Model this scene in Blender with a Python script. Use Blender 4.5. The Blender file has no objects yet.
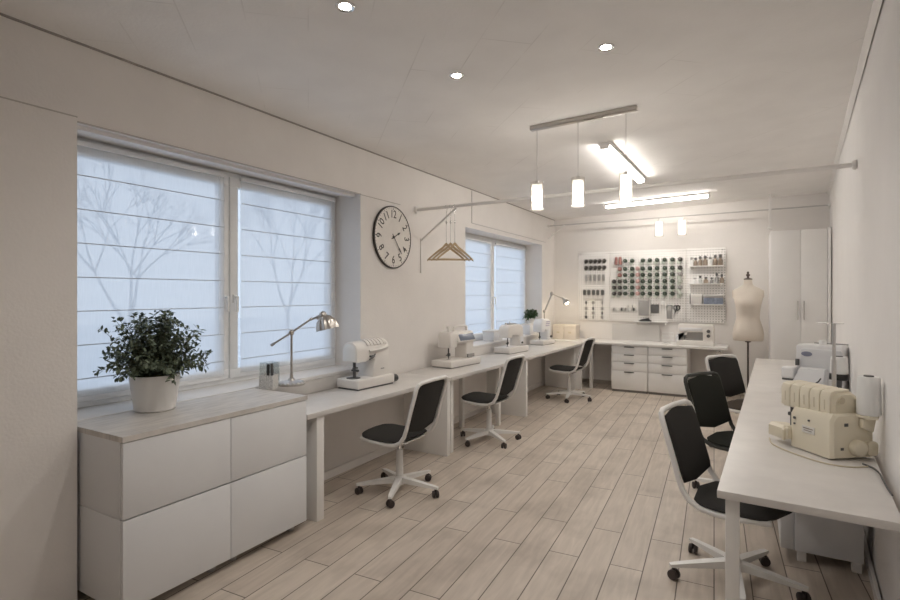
import bpy, bmesh, math, random
from mathutils import Vector, Matrix, Euler
random.seed(7)
SC = bpy.context.scene
COL = SC.collection
PI = math.pi
R = math.radians

# ------------------------------------------------------------------ materials
def mat(name, color, rough=.6, metal=0., var=0., vscale=6., bump=0., bscale=40., coat=0., stretch=None, spec=.5):
    m = bpy.data.materials.new(name); m.use_nodes = True
    nt = m.node_tree; b = nt.nodes['Principled BSDF']
    b.inputs['Base Color'].default_value = (*color, 1)
    b.inputs['Roughness'].default_value = rough
    b.inputs['Metallic'].default_value = metal
    b.inputs['Coat Weight'].default_value = coat
    b.inputs['Specular IOR Level'].default_value = spec
    tc = nt.nodes.new('ShaderNodeTexCoord')
    src = tc.outputs['Object']
    if stretch:
        mp = nt.nodes.new('ShaderNodeMapping'); mp.inputs['Scale'].default_value = stretch
        nt.links.new(src, mp.inputs['Vector']); src = mp.outputs['Vector']
    if var:
        n = nt.nodes.new('ShaderNodeTexNoise'); n.inputs['Scale'].default_value = vscale
        n.inputs['Detail'].default_value = 5; n.inputs['Roughness'].default_value = .6
        nt.links.new(src, n.inputs['Vector'])
        r = nt.nodes.new('ShaderNodeValToRGB')
        r.color_ramp.elements[0].position = .32; r.color_ramp.elements[1].position = .68
        r.color_ramp.elements[0].color = (*[c*(1-var) for c in color], 1)
        r.color_ramp.elements[1].color = (*[min(1, c*(1+var)) for c in color], 1)
        nt.links.new(n.outputs['Fac'], r.inputs['Fac'])
        nt.links.new(r.outputs['Color'], b.inputs['Base Color'])
    if bump:
        n2 = nt.nodes.new('ShaderNodeTexNoise'); n2.inputs['Scale'].default_value = bscale
        n2.inputs['Detail'].default_value = 4
        nt.links.new(src, n2.inputs['Vector'])
        bp = nt.nodes.new('ShaderNodeBump'); bp.inputs['Strength'].default_value = bump
        bp.inputs['Distance'].default_value = .01
        nt.links.new(n2.outputs['Fac'], bp.inputs['Height'])
        nt.links.new(bp.outputs['Normal'], b.inputs['Normal'])
    return m

def emit(name, color, strength):
    m = bpy.data.materials.new(name); m.use_nodes = True
    nt = m.node_tree; nt.nodes.remove(nt.nodes['Principled BSDF'])
    e = nt.nodes.new('ShaderNodeEmission')
    e.inputs['Color'].default_value = (*color, 1); e.inputs['Strength'].default_value = strength
    nt.links.new(e.outputs[0], nt.nodes['Material Output'].inputs[0])
    return m

def glassy(name, tint=(1, 1, 1), gloss=.08, rough=.02):
    m = bpy.data.materials.new(name); m.use_nodes = True
    nt = m.node_tree; nt.nodes.remove(nt.nodes['Principled BSDF'])
    t = nt.nodes.new('ShaderNodeBsdfTransparent'); t.inputs['Color'].default_value = (*tint, 1)
    g = nt.nodes.new('ShaderNodeBsdfGlossy'); g.inputs['Roughness'].default_value = rough
    x = nt.nodes.new('ShaderNodeMixShader'); x.inputs[0].default_value = gloss
    nt.links.new(t.outputs[0], x.inputs[1]); nt.links.new(g.outputs[0], x.inputs[2])
    nt.links.new(x.outputs[0], nt.nodes['Material Output'].inputs[0])
    return m

def sheer(name, color, transp):
    m = bpy.data.materials.new(name); m.use_nodes = True
    nt = m.node_tree; nt.nodes.remove(nt.nodes['Principled BSDF'])
    N = nt.nodes.new
    t = N('ShaderNodeBsdfTransparent'); tl = N('ShaderNodeBsdfTranslucent'); d = N('ShaderNodeBsdfDiffuse')
    tl.inputs['Color'].default_value = (*color, 1); d.inputs['Color'].default_value = (*color, 1)
    a = N('ShaderNodeMixShader'); a.inputs[0].default_value = .38
    nt.links.new(tl.outputs[0], a.inputs[1]); nt.links.new(d.outputs[0], a.inputs[2])
    # fine weave: vertical slubs vary how open the cloth is
    tc = N('ShaderNodeTexCoord'); mp = N('ShaderNodeMapping'); mp.inputs['Scale'].default_value = (1, 60, 4)
    n = N('ShaderNodeTexNoise'); n.inputs['Scale'].default_value = 2.5
    mr = N('ShaderNodeMapRange'); mr.inputs['To Min'].default_value = 1-transp-.05; mr.inputs['To Max'].default_value = 1-transp+.05
    nt.links.new(tc.outputs['Object'], mp.inputs['Vector']); nt.links.new(mp.outputs[0], n.inputs['Vector'])
    nt.links.new(n.outputs['Fac'], mr.inputs['Value'])
    x = N('ShaderNodeMixShader')
    nt.links.new(mr.outputs[0], x.inputs[0])
    nt.links.new(t.outputs[0], x.inputs[1]); nt.links.new(a.outputs[0], x.inputs[2])
    nt.links.new(x.outputs[0], nt.nodes['Material Output'].inputs[0])
    return m

def floor_mat():
    m = bpy.data.materials.new('wood_look_floor_tiles'); m.use_nodes = True
    nt = m.node_tree; b = nt.nodes['Principled BSDF']; N = nt.nodes.new; L = nt.links.new
    tc = N('ShaderNodeTexCoord'); mp = N('ShaderNodeMapping')
    mp.inputs['Rotation'].default_value = (0, 0, R(-93.2))
    L(tc.outputs['Object'], mp.inputs['Vector'])
    br = N('ShaderNodeTexBrick')
    br.inputs['Scale'].default_value = 1; br.inputs['Brick Width'].default_value = 1.18
    br.inputs['Row Height'].default_value = .178; br.inputs['Mortar Size'].default_value = .0034
    br.inputs['Mortar Smooth'].default_value = .2; br.offset = .37; br.offset_frequency = 2
    br.inputs['Color1'].default_value = (.0, .0, .0, 1); br.inputs['Color2'].default_value = (1, 1, 1, 1)
    br.inputs['Mortar'].default_value = (.5, .5, .5, 1); br.inputs['Bias'].default_value = 0
    L(mp.outputs[0], br.inputs['Vector'])
    tone = N('ShaderNodeValToRGB')
    tone.color_ramp.elements[0].color = (.54, .468, .40, 1)
    tone.color_ramp.elements[1].color = (.62, .548, .475, 1)
    L(br.outputs['Color'], tone.inputs['Fac'])
    # long streaky grain
    mp2 = N('ShaderNodeMapping'); mp2.inputs['Scale'].default_value = (1.6, 14, 1)
    L(mp.outputs[0], mp2.inputs['Vector'])
    n = N('ShaderNodeTexNoise'); n.inputs['Scale'].default_value = 2.2; n.inputs['Detail'].default_value = 6
    n.inputs['Distortion'].default_value = .6
    L(mp2.outputs[0], n.inputs['Vector'])
    gr = N('ShaderNodeValToRGB')
    gr.color_ramp.elements[0].position = .3; gr.color_ramp.elements[0].color = (.87, .865, .86, 1)
    gr.color_ramp.elements[1].position = .7; gr.color_ramp.elements[1].color = (1.06, 1.06, 1.06, 1)
    L(n.outputs['Fac'], gr.inputs['Fac'])
    # smoky patches printed on the tiles
    n3 = N('ShaderNodeTexNoise'); n3.inputs['Scale'].default_value = 2.6; n3.inputs['Detail'].default_value = 4
    L(mp.outputs[0], n3.inputs['Vector'])
    pr = N('ShaderNodeValToRGB')
    pr.color_ramp.elements[0].position = .3; pr.color_ramp.elements[0].color = (.74, .73, .72, 1)
    pr.color_ramp.elements[1].position = .52; pr.color_ramp.elements[1].color = (1, 1, 1, 1)
    L(n3.outputs['Fac'], pr.inputs['Fac'])
    m1 = N('ShaderNodeMix'); m1.data_type = 'RGBA'; m1.blend_type = 'MULTIPLY'; m1.inputs['Factor'].default_value = 1
    L(tone.outputs[0], m1.inputs['A']); L(gr.outputs[0], m1.inputs['B'])
    m2 = N('ShaderNodeMix'); m2.data_type = 'RGBA'; m2.blend_type = 'MULTIPLY'; m2.inputs['Factor'].default_value = .8
    L(m1.outputs['Result'], m2.inputs['A']); L(pr.outputs[0], m2.inputs['B'])
    m3 = N('ShaderNodeMix'); m3.data_type = 'RGBA'
    L(br.outputs['Fac'], m3.inputs['Factor']); L(m2.outputs['Result'], m3.inputs['A'])
    m3.inputs['B'].default_value = (.13, .105, .085, 1)
    L(m3.outputs['Result'], b.inputs['Base Color'])
    b.inputs['Roughness'].default_value = .48
    bp = N('ShaderNodeBump'); bp.inputs['Strength'].default_value = .25; bp.inputs['Distance'].default_value = .004
    bp.invert = True
    L(br.outputs['Fac'], bp.inputs['Height']); L(bp.outputs[0], b.inputs['Normal'])
    return m

def ceiling_mat():
    m = mat('painted_ceiling_panels', (.74, .705, .67), .85, bump=.12, bscale=55)
    nt = m.node_tree; b = nt.nodes['Principled BSDF']; N = nt.nodes.new; L = nt.links.new
    tc = N('ShaderNodeTexCoord'); mp = N('ShaderNodeMapping'); mp.inputs['Rotation'].default_value = (0, 0, R(45))
    L(tc.outputs['Object'], mp.inputs['Vector'])
    br = N('ShaderNodeTexBrick'); br.inputs['Scale'].default_value = 1
    br.inputs['Brick Width'].default_value = .9; br.inputs['Row Height'].default_value = .3
    br.inputs['Mortar Size'].default_value = .005; br.inputs['Mortar Smooth'].default_value = .6
    L(mp.outputs[0], br.inputs['Vector'])
    n = N('ShaderNodeTexNoise'); n.inputs['Scale'].default_value = 1.7; n.inputs['Detail'].default_value = 3
    L(tc.outputs['Object'], n.inputs['Vector'])
    r = N('ShaderNodeMapRange'); r.inputs['From Min'].default_value = .5; r.inputs['From Max'].default_value = .68; r.inputs['To Max'].default_value = .5
    L(n.outputs['Fac'], r.inputs['Value'])
    mu = N('ShaderNodeMath'); mu.operation = 'MULTIPLY'
    L(br.outputs['Fac'], mu.inputs[0]); L(r.outputs[0], mu.inputs[1])
    n2 = N('ShaderNodeTexNoise'); n2.inputs['Scale'].default_value = 3; n2.inputs['Detail'].default_value = 6
    L(tc.outputs['Object'], n2.inputs['Vector'])
    c = N('ShaderNodeValToRGB')
    c.color_ramp.elements[0].position = .3; c.color_ramp.elements[0].color = (.86, .84, .82, 1)
    c.color_ramp.elements[1].position = .7; c.color_ramp.elements[1].color = (.91, .89, .87, 1)
    L(n2.outputs['Fac'], c.inputs['Fac'])
    x = N('ShaderNodeMix'); x.data_type = 'RGBA'
    L(mu.outputs[0], x.inputs['Factor']); L(c.outputs[0], x.inputs['A']); x.inputs['B'].default_value = (.6, .575, .55, 1)
    L(x.outputs['Result'], b.inputs['Base Color'])
    return m

def peg_mat():
    m = mat('white_pegboard', (.92, .90, .88), .5)
    nt = m.node_tree; b = nt.nodes['Principled BSDF']; N = nt.nodes.new; L = nt.links.new
    tc = N('ShaderNodeTexCoord'); sp = N('ShaderNodeSeparateXYZ'); L(tc.outputs['Object'], sp.inputs[0])
    def cell(o):
        d = N('ShaderNodeMath'); d.operation = 'DIVIDE'; d.inputs[1].default_value = .04; L(o, d.inputs[0])
        f = N('ShaderNodeMath'); f.operation = 'FRACT'; L(d.outputs[0], f.inputs[0])
        s = N('ShaderNodeMath'); s.operation = 'SUBTRACT'; s.inputs[1].default_value = .5; L(f.outputs[0], s.inputs[0])
        p = N('ShaderNodeMath'); p.operation = 'POWER'; p.inputs[1].default_value = 2; L(s.outputs[0], p.inputs[0])
        return p.outputs[0]
    a = N('ShaderNodeMath'); a.operation = 'ADD'; L(cell(sp.outputs['X']), a.inputs[0]); L(cell(sp.outputs['Z']), a.inputs[1])
    g = N('ShaderNodeMath'); g.operation = 'LESS_THAN'; g.inputs[1].default_value = .045; L(a.outputs[0], g.inputs[0])
    x = N('ShaderNodeMix'); x.data_type = 'RGBA'; L(g.outputs[0], x.inputs['Factor'])
    x.inputs['A'].default_value = (.92, .90, .88, 1); x.inputs['B'].default_value = (.30, .285, .27, 1)
    L(x.outputs['Result'], b.inputs['Base Color'])
    return m

M = dict(
    wall=mat('painted_plaster_wall', (.80, .77, .745), .9, var=.025, vscale=2.5, bump=.15, bscale=70),
    wallr=mat('painted_plaster_wall_smooth', (.80, .78, .765), .9, var=.02, vscale=2.0, bump=.12, bscale=80),
    ceil=ceiling_mat(), floor=floor_mat(),
    trim=mat('white_gloss_trim', (.80, .78, .76), .45),
    skirt=mat('grey_beige_skirting', (.42, .37, .32), .6, var=.1),
    gap_shade=mat('painted_gap_shadow', (.36, .33, .31), .8),
    pvc=mat('white_pvc_window_frame', (.84, .85, .86), .35),
    glass=glassy('clear_window_glass', (.97, .98, 1), .05),
    acryl=glassy('clear_acrylic', (.93, .95, .95), .14, .05),
    frostg=sheer('frosted_lamp_glass', (.93, .92, .90), .72),
    lampglass=glassy('clear_lamp_glass', (.98, .97, .95), .16, .06),
    blind=sheer('sheer_white_blind_cloth', (.86, .88, .90), .42),
    rod=mat('grey_blind_rod', (.55, .57, .60), .5),
    white=mat('white_lacquer', (.85, .84, .825), .35, var=.015, vscale=3),
    cab=mat('white_cabinet_foil', (.74, .75, .77), .42, var=.02, vscale=2.5),
    cabin=mat('cabinet_shadow_gap', (.28, .26, .25), .7),
    deskt=mat('pale_marbled_desktop', (.66, .635, .61), .38, var=.07, vscale=3.5),
    deskb=mat('white_painted_desk', (.80, .785, .765), .4),
    board=mat('greyed_oak_worktop', (.58, .55, .52), .5, var=.16, vscale=5, stretch=(9, 1.2, 1)),
    fabric=mat('charcoal_fabric', (.043, .041, .039), .95, bump=.3, bscale=300, spec=.2),
    fabrico=mat('dark_olive_fabric', (.030, .031, .026), .95, bump=.3, bscale=300, spec=.2),
    fabricb=mat('brown_grey_fabric', (.085, .068, .055), .95, bump=.3, bscale=300, spec=.2),
    chairw=mat('white_chair_enamel', (.80, .79, .77), .35),
    caster=mat('dark_brown_caster', (.045, .033, .030), .45),
    chrome=mat('chrome', (.75, .75, .75), .18, 1.),
    nickel=mat('brushed_nickel', (.52, .49, .46), .32, 1.),
    alu=mat('brushed_aluminium', (.55, .53, .51), .4, .8),
    steel=mat('grey_steel_tube', (.58, .56, .55), .4, .6),
    black=mat('black_plastic', (.02, .02, .02), .4),
    dgrey=mat('dark_grey_plastic', (.10, .10, .10), .5),
    mgrey=mat('mid_grey_plastic', (.33, .32, .31), .5),
    mach=mat('white_machine_plastic', (.80, .77, .735), .38),
    mach2=mat('cool_white_machine_plastic', (.80, .80, .81), .38),
    machg=mat('cool_grey_machine_panel', (.70, .71, .73), .4),
    cream=mat('cream_machine_plastic', (.76, .70, .565), .4),
    creamd=mat('deep_cream_plastic', (.60, .53, .40), .45),
    lilac=mat('lilac_print', (.45, .40, .55), .5),
    screen=mat('grey_blue_screen', (.20, .23, .30), .2),
    logo=mat('slate_logo_oval', (.25, .27, .36), .4),
    sticker=mat('white_sticker', (.8, .78, .74), .5),
    ink=mat('faded_ink', (.28, .24, .2), .7),
    clockf=mat('aged_white_clock_face', (.78, .745, .70), .6, var=.05, vscale=9),
    clockr=mat('black_clock_rim', (.05, .045, .04), .5),
    wood=mat('pale_varnished_wood', (.54, .41, .25), .45, var=.12, vscale=14, stretch=(3, 1, 8)),
    leaf=mat('grey_green_leaves', (.11, .14, .09), .6, var=.4, vscale=30),
    leaf2=mat('green_leaves', (.07, .13, .05), .6, var=.3, vscale=30),
    stem=mat('olive_stem', (.10, .10, .05), .8),
    soil=mat('dark_soil', (.03, .022, .016), 1., bump=.6, bscale=120),
    pot=mat('white_ceramic_pot', (.80, .785, .765), .4),
    linen=mat('ecru_linen', (.70, .635, .56), .9, var=.03, vscale=4, bump=.2, bscale=250),
    dwood=mat('dark_stained_wood', (.07, .05, .04), .5),
    greent=mat('dark_green_thread', (.055, .075, .055), .8),
    greyt=mat('charcoal_thread', (.06, .055, .05), .8),
    paleg=mat('pale_green_thread', (.55, .58, .52), .8),
    redt=mat('dusty_red_thread', (.34, .17, .15), .8),
    whitet=mat('white_thread', (.84, .84, .83), .85, bump=.25, bscale=200),
    pink=mat('dusty_pink_thread', (.55, .36, .33), .8),
    glassb=mat('smoky_bottle_glass', (.30, .24, .19), .25),
    bluebox=mat('slate_blue_box', (.20, .23, .30), .6, var=.3, vscale=40),
    peg=peg_mat(),
    papers=mat('pale_grey_card', (.62, .60, .58), .7),
    patt=mat('grey_white_lattice', (.60, .59, .57), .6, var=.45, vscale=120),
    bark=mat('haze_paled_bark', (.60, .63, .67), .9),  # bark colour paled towards the sky, distance haze painted in
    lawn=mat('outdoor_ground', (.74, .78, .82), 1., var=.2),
    render_=mat('pale_render', (.62, .64, .68), .9),
    tube_e=emit('tube_light_glow', (1, .945, .87), 25),
    tube2_e=emit('slim_tube_glow', (1, .945, .87), 20),
    spot_e=emit('downlight_glow', (1, .93, .82), 30),
    frost_e=emit('lit_frosted_sleeve', (1, .95, .88), 2.2),
    joint=mat('pale_wall_joint', (.50, .47, .44), .8),
    frame_d=mat('dark_olive_frame', (.035, .036, .03), .5),
    bulb_e=emit('frosted_bulb_glow', (1, .945, .87), 24),
    bulb2_e=emit('frosted_lamp_glow', (1, .94, .86), 1.5),
    lampbulb_e=emit('reading_bulb_glow', (1, .88, .68), 18),
)

# ------------------------------------------------------------------ mesh builder
class MB:
    def __init__(s): s.bm = bmesh.new()
    def _take(s, t, mx=None):
        if mx is not None: bmesh.ops.transform(t, matrix=mx, verts=t.verts)
        me = bpy.data.meshes.new('tmp'); t.to_mesh(me); t.free()
        s.bm.from_mesh(me); bpy.data.meshes.remove(me); return s
    def box(s, c, d, bev=0, seg=2, rot=None):
        t = bmesh.new(); bmesh.ops.create_cube(t, size=1)
        bmesh.ops.scale(t, vec=d, verts=t.verts)
        if bev: bmesh.ops.bevel(t, geom=t.edges[:], offset=min(bev, min(d)*.49), segments=seg, affect='EDGES', profile=.5)
        mx = Matrix.Translation(c)
        if rot: mx = mx @ Euler(rot).to_matrix().to_4x4()
        return s._take(t, mx)
    def span(s, a, b, bev=0, seg=2):
        return s.box([(p+q)/2 for p, q in zip(a, b)], [abs(q-p) for p, q in zip(a, b)], bev, seg)
    def cyl(s, p0, p1, r0, r1=None, seg=16, bev=0):
        p0, p1 = Vector(p0), Vector(p1); d = p1-p0
        t = bmesh.new()
        bmesh.ops.create_cone(t, cap_ends=True, segments=seg, radius1=r0, radius2=r0 if r1 is None else r1, depth=d.length)
        if bev:
            es = [e for e in t.edges if abs(e.verts[0].co.z-e.verts[1].co.z) < 1e-6]
            bmesh.ops.bevel(t, geom=es, offset=bev, segments=2, affect='EDGES', profile=.5)
        q = d.to_track_quat('Z', 'Y').to_matrix().to_4x4()
        return s._take(t, Matrix.Translation((p0+p1)/2) @ q)
    def loft(s, rings, cap=True, closed=False):
        t = bmesh.new(); vs = [[t.verts.new(p) for p in r] for r in rings]; n = len(rings[0])
        pairs = list(zip(vs, vs[1:]))
        if closed: pairs.append((vs[-1], vs[0]))
        for a, b in pairs:
            for i in range(n):
                j = (i+1) % n
                t.faces.new((a[i], a[j], b[j], b[i]))
        if cap and not closed:
            t.faces.new(list(reversed(vs[0]))); t.faces.new(vs[-1])
        bmesh.ops.recalc_face_normals(t, faces=t.faces)
        return s._take(t)
    def tube(s, pts, r, seg=8, flat=1., closed=False):
        pts = [Vector(p) for p in pts]; rings = []; up = None; n = len(pts)
        for i, p in enumerate(pts):
            a = pts[(i-1) % n] if (closed or i) else p
            b = pts[(i+1) % n] if (closed or i < n-1) else p
            tg = (b-a).normalized()
            if up is None:
                up = Vector((0, 0, 1)) if abs(tg.z) < .9 else Vector((1, 0, 0))
            sd = tg.cross(up)
            if sd.length < 1e-5: sd = tg.orthogonal()
            sd.normalize(); up = sd.cross(tg).normalized()
            rr = r[i] if isinstance(r, (list, tuple)) else r
            rings.append([p+sd*math.cos(2*PI*k/seg)*rr+up*math.sin(2*PI*k/seg)*rr*flat for k in range(seg)])
        return s.loft(rings, closed=closed)
    def lathe(s, prof, c=(0, 0, 0), seg=24, rot=None, sx=1, sy=1):
        mx = Matrix.Translation(c)
        if rot: mx = mx @ Euler(rot).to_matrix().to_4x4()
        rings = [[mx @ Vector((max(r, 1e-4)*math.cos(2*PI*k/seg)*sx, max(r, 1e-4)*math.sin(2*PI*k/seg)*sy, z)) for k in range(seg)] for r, z in prof]
        return s.loft(rings)
    def prism(s, outline, axis, lo, hi, bev=0, seg=2):
        t = bmesh.new()
        def P(a, b, h): return {'x': (h, a, b), 'y': (a, h, b), 'z': (a, b, h)}[axis]
        v0 = [t.verts.new(P(a, b, lo)) for a, b in outline]; v1 = [t.verts.new(P(a, b, hi)) for a, b in outline]
        n = len(outline)
        t.faces.new(v0); t.faces.new(list(reversed(v1)))
        for i in range(n):
            t.faces.new((v0[i], v0[(i+1) % n], v1[(i+1) % n], v1[i]))
        bmesh.ops.recalc_face_normals(t, faces=t.faces)
        if bev:
            fs = [f for f in t.faces if len(f.verts) == n and n != 4] or t.faces[:2]
            es = {e for f in fs for e in f.edges} if n != 4 else set(t.edges)
            bmesh.ops.bevel(t, geom=list(es), offset=bev, segments=seg, affect='EDGES', profile=.5)
        return s._take(t)
    def ell(s, c, d, u=20, v=12, rot=None):
        t = bmesh.new(); bmesh.ops.create_uvsphere(t, u_segments=u, v_segments=v, radius=1)
        bmesh.ops.scale(t, vec=d, verts=t.verts)
        mx = Matrix.Translation(c)
        if rot: mx = mx @ Euler(rot).to_matrix().to_4x4()
        return s._take(t, mx)
    def text(s, body, size, mx, ext=.001, font=None):
        cu = bpy.data.curves.new('txt', 'FONT'); cu.body = body; cu.size = size; cu.extrude = ext
        cu.align_x = 'CENTER'; cu.align_y = 'CENTER'; cu.resolution_u = 3; cu.offset = size*.006
        o = bpy.data.objects.new('txt', cu); COL.objects.link(o)
        dg = bpy.context.evaluated_depsgraph_get(); dg.update()
        me = bpy.data.meshes.new_from_object(o.evaluated_get(dg)); me.transform(mx)
        s.bm.from_mesh(me); bpy.data.objects.remove(o); bpy.data.curves.remove(cu); bpy.data.meshes.remove(me)
        return s
    def build(s, name, m, parent=None, loc=None, rotz=0, smooth=38):
        me = bpy.data.meshes.new(name); s.bm.to_mesh(me); s.bm.free()
        me.materials.append(M[m] if isinstance(m, str) else m)
        if smooth:
            me.shade_smooth(); me.set_sharp_from_angle(angle=R(smooth))
        o = bpy.data.objects.new(name, me); COL.objects.link(o)
        if parent: o.parent = parent
        if loc is not None: o.location = loc
        o.rotation_euler = (0, 0, rotz)
        return o

def tag(o, label=None, cat=None, group=None, kind=None):
    for k, v in (('label', label), ('category', cat), ('group', group), ('kind', kind)):
        if v: o[k] = v
    return o

def thing(name, label, cat, loc=(0, 0, 0), rotz=0, group=None, kind=None):
    o = bpy.data.objects.new(name, None); COL.objects.link(o)
    o.location = loc; o.rotation_euler = (0, 0, rotz); o.empty_display_size = .1
    return tag(o, label, cat, group, kind)

def dup(root, loc, rotz=None, label=None, group=None, parent=None):
    r = root.copy(); COL.objects.link(r)
    if parent is not None: r.parent = parent
    else:
        r.location = loc
        if rotz is not None: r.rotation_euler = (0, 0, rotz)
        if label: r['label'] = label
        if group: r['group'] = group
    for ch in list(root.children): dup(ch, None, parent=r)
    return r

def lamp(name, typ, loc, energy, color=(1, .88, .72), size=.05, rot=(0, 0, 0), parent=None, **kw):
    l = bpy.data.lights.new(name, typ); l.energy = energy; l.color = color
    if typ in ('POINT', 'SPOT'): l.shadow_soft_size = size
    for k, v in kw.items(): setattr(l, k, v)
    o = bpy.data.objects.new(name, l); COL.objects.link(o); o.location = loc; o.rotation_euler = rot
    if parent: o.parent = parent
    return o

def struct(name, mb, m, label, cat, smooth=38): return tag(mb.build(name, m, smooth=smooth), label, cat, kind='structure')

# ------------------------------------------------------------------ room
XL = -3.09
def XR(y): return .575+.0695*(y-3.683)
def ZC(x): return 2.88+.12*(x-XL)/4.04
YB, Y0 = 9.15, -1.3

b = MB(); b.span((-3.6, Y0-.2, -.12), (1.4, YB+.2, 0)); struct('floor', b, 'floor', 'wood-look plank floor in pale greyed beige', 'floor', 0)
b = MB()
b.loft([[(x, y, ZC(x)+h) for x, y in ((-3.6, Y0-.2), (1.4, Y0-.2), (1.4, YB+.2), (-3.6, YB+.2))] for h in (0, .15)])
struct('ceiling', b, 'ceil', 'off-white painted ceiling with faint panel joints', 'ceiling', 0)

W1 = (1.40, 3.74, .885, 2.46); W2 = (5.76, 8.50, .885, 2.385)
b = MB()
xo, zt = XL-.38, 2.95
b.span((xo, Y0-.2, 0), (XL, W1[0], zt))
for w, nx in ((W1, W2[0]), (W2, YB+.2)):
    b.span((xo, w[0], 0), (XL, w[1], w[2]-.03)); b.span((xo, w[0], w[3]), (XL, w[1], zt)); b.span((xo, w[1], 0), (XL, nx, zt))
b.span((XL-.01, Y0-.1, 0), (-2.932, 1.350, 2.44))
struct('wall_left', b, 'wall', 'pale plaster window wall along the left', 'wall', 0)
b = MB(); b.prism([(XR(Y0), Y0-.2), (XR(YB+.2), YB+.2), (1.5, YB+.2), (1.5, Y0-.2)], 'z', 0, 3.1)
struct('wall_right', b, 'wallr', 'pale plaster wall along the right', 'wall', 0)
b = MB(); b.span((XL-.38, YB, 0), (1.5, YB+.2, 3.1)); struct('wall_back', b, 'wall', 'pale plaster far end wall', 'wall', 0)
b = MB(); b.span((XL-.38, Y0-.2, 0), (1.5, Y0, 3.1)); struct('wall_front', b, 'wall', 'plain wall behind the viewpoint', 'wall', 0)
# thin dark strip imitating gap shadow at ceiling edge; sills, header tracks
b = MB(); b.box((XL+.006, (Y0+YB)/2, 2.876), (.010, YB-Y0, .010)); struct('trim_1', b, 'gap_shade', 'thin dark strip standing in for gap shadow where left wall meets ceiling', 'trim', 0)
b = MB(); b.loft([[(XR(y)-d, y, z) for d, z in ((0, 2.99), (.03, 2.99), (.03, 2.975), (0, 2.955))] for y in (Y0, YB)])
struct('trim_2', b, 'trim', 'slim cornice where right wall meets ceiling', 'trim', 0)
b = MB(); b.span((XL-.31, W1[0], W1[2]-.03), (XL+.012, W1[1], W1[2]), .004); struct('trim_3', b, 'trim', 'window sill under the near window', 'window sill')
b = MB(); b.span((XL-.31, W2[0], W2[2]-.03), (XL+.012, W2[1], W2[2]), .004); struct('trim_4', b, 'trim', 'window sill under the far window', 'window sill')
b = MB(); b.span((XL-.12, W1[0]+.01, W1[3]-.022), (XL-.06, W1[1]-.01, W1[3])); struct('trim_5', b, 'trim', 'white curtain track above the near window', 'trim')
b = MB(); b.span((XL, 3.74, 2.452), (XL+.004, 4.36, 2.458)); b.span((-2.932, -1.2, 2.434), (-2.929, 1.35, 2.440)); b.span((XL, 1.4, 2.455), (XL+.006, 3.74, 2.463))
struct('trim_6', b, 'joint', 'fine joint line level with top of near window', 'trim', 0)
b = MB(); b.span((XL, 2.5, 0), (XL+.014, YB, .07), .003); struct('baseboard_left', b, 'wall', 'white skirting under the window wall', 'baseboard')
b = MB(); b.span((XL, YB-.014, 0), (XR(YB), YB, .07), .003); struct('baseboard_back', b, 'skirt', 'grey beige skirting along the far wall', 'baseboard')
b = MB(); b.loft([[(XR(y)-d, y, z) for d, z in ((0, 0), (.016, 0), (.016, .062), (0, .07))] for y in (Y0, YB)])
struct('baseboard_right', b, 'trim', 'white skirting along the right wall', 'baseboard')
# surface cable with conduit round far window
b = MB(); b.tube([(XL+.006, 5.92, 2.86), (XL+.006, 5.92, 2.452), (XL+.006, 8.66, 2.44)], .005, 6)
struct('trim_7', b, 'steel', 'thin surface cable dropping from ceiling and running above the far window', 'cable')

# windows -----------------------------------------------------------------
def window(n, w, label):
    y0, y1, z0, z1 = w; xf = XL-.30; ym = (y0+y1)/2
    t = thing('window_%d' % n, label, 'window', (xf, y0, z0), kind='structure')
    L_, H_ = y1-y0, z1-z0
    f = MB()
    f.span((-.07, 0, 0), (0, L_, .05), .004); f.span((-.07, 0, H_-.05), (0, L_, H_), .004)
    f.span((-.07, 0, .05), (0, .05, H_-.05), .004); f.span((-.07, L_-.05, .05), (0, L_, H_-.05), .004)
    f.span((-.07, L_/2-.03, .05), (0, L_/2+.03, H_-.05), .004)
    f.build('frame', 'pvc', t)
    for k in (0, 1):
        a, c = (.035, L_/2-.006) if k == 0 else (L_/2+.006, L_-.035)
        s = MB()
        s.span((-.05, a, .035), (.018, c, .105), .005); s.span((-.05, a, H_-.105), (.018, c, H_-.035), .005)
        s.span((-.05, a, .105), (.018, a+.07, H_-.105), .005); s.span((-.05, c-.07, .105), (.018, c, H_-.105), .005)
        so = s.build('casement', 'pvc', t)
        g = MB(); g.span((-.022, a+.06, .095), (-.012, c-.06, H_-.095)); g.build('pane', 'glass', so, smooth=0)
        hy = c-.035 if k == 0 else a+.035
        h = MB(); h.box((.024, hy, H_*.40), (.012, .026, .065), .004); h.box((.045, hy, H_*.40+.01), (.03, .016, .016), .004)
        h.box((.056, hy, H_*.40-.04), (.012, .02, .12), .005)
        h.build('handle', 'pvc', so)
    return t
window(1, W1, 'large white two-leaf window beside the sideboard')
window(2, W2, 'white two-leaf window further along near the far wall')

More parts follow.
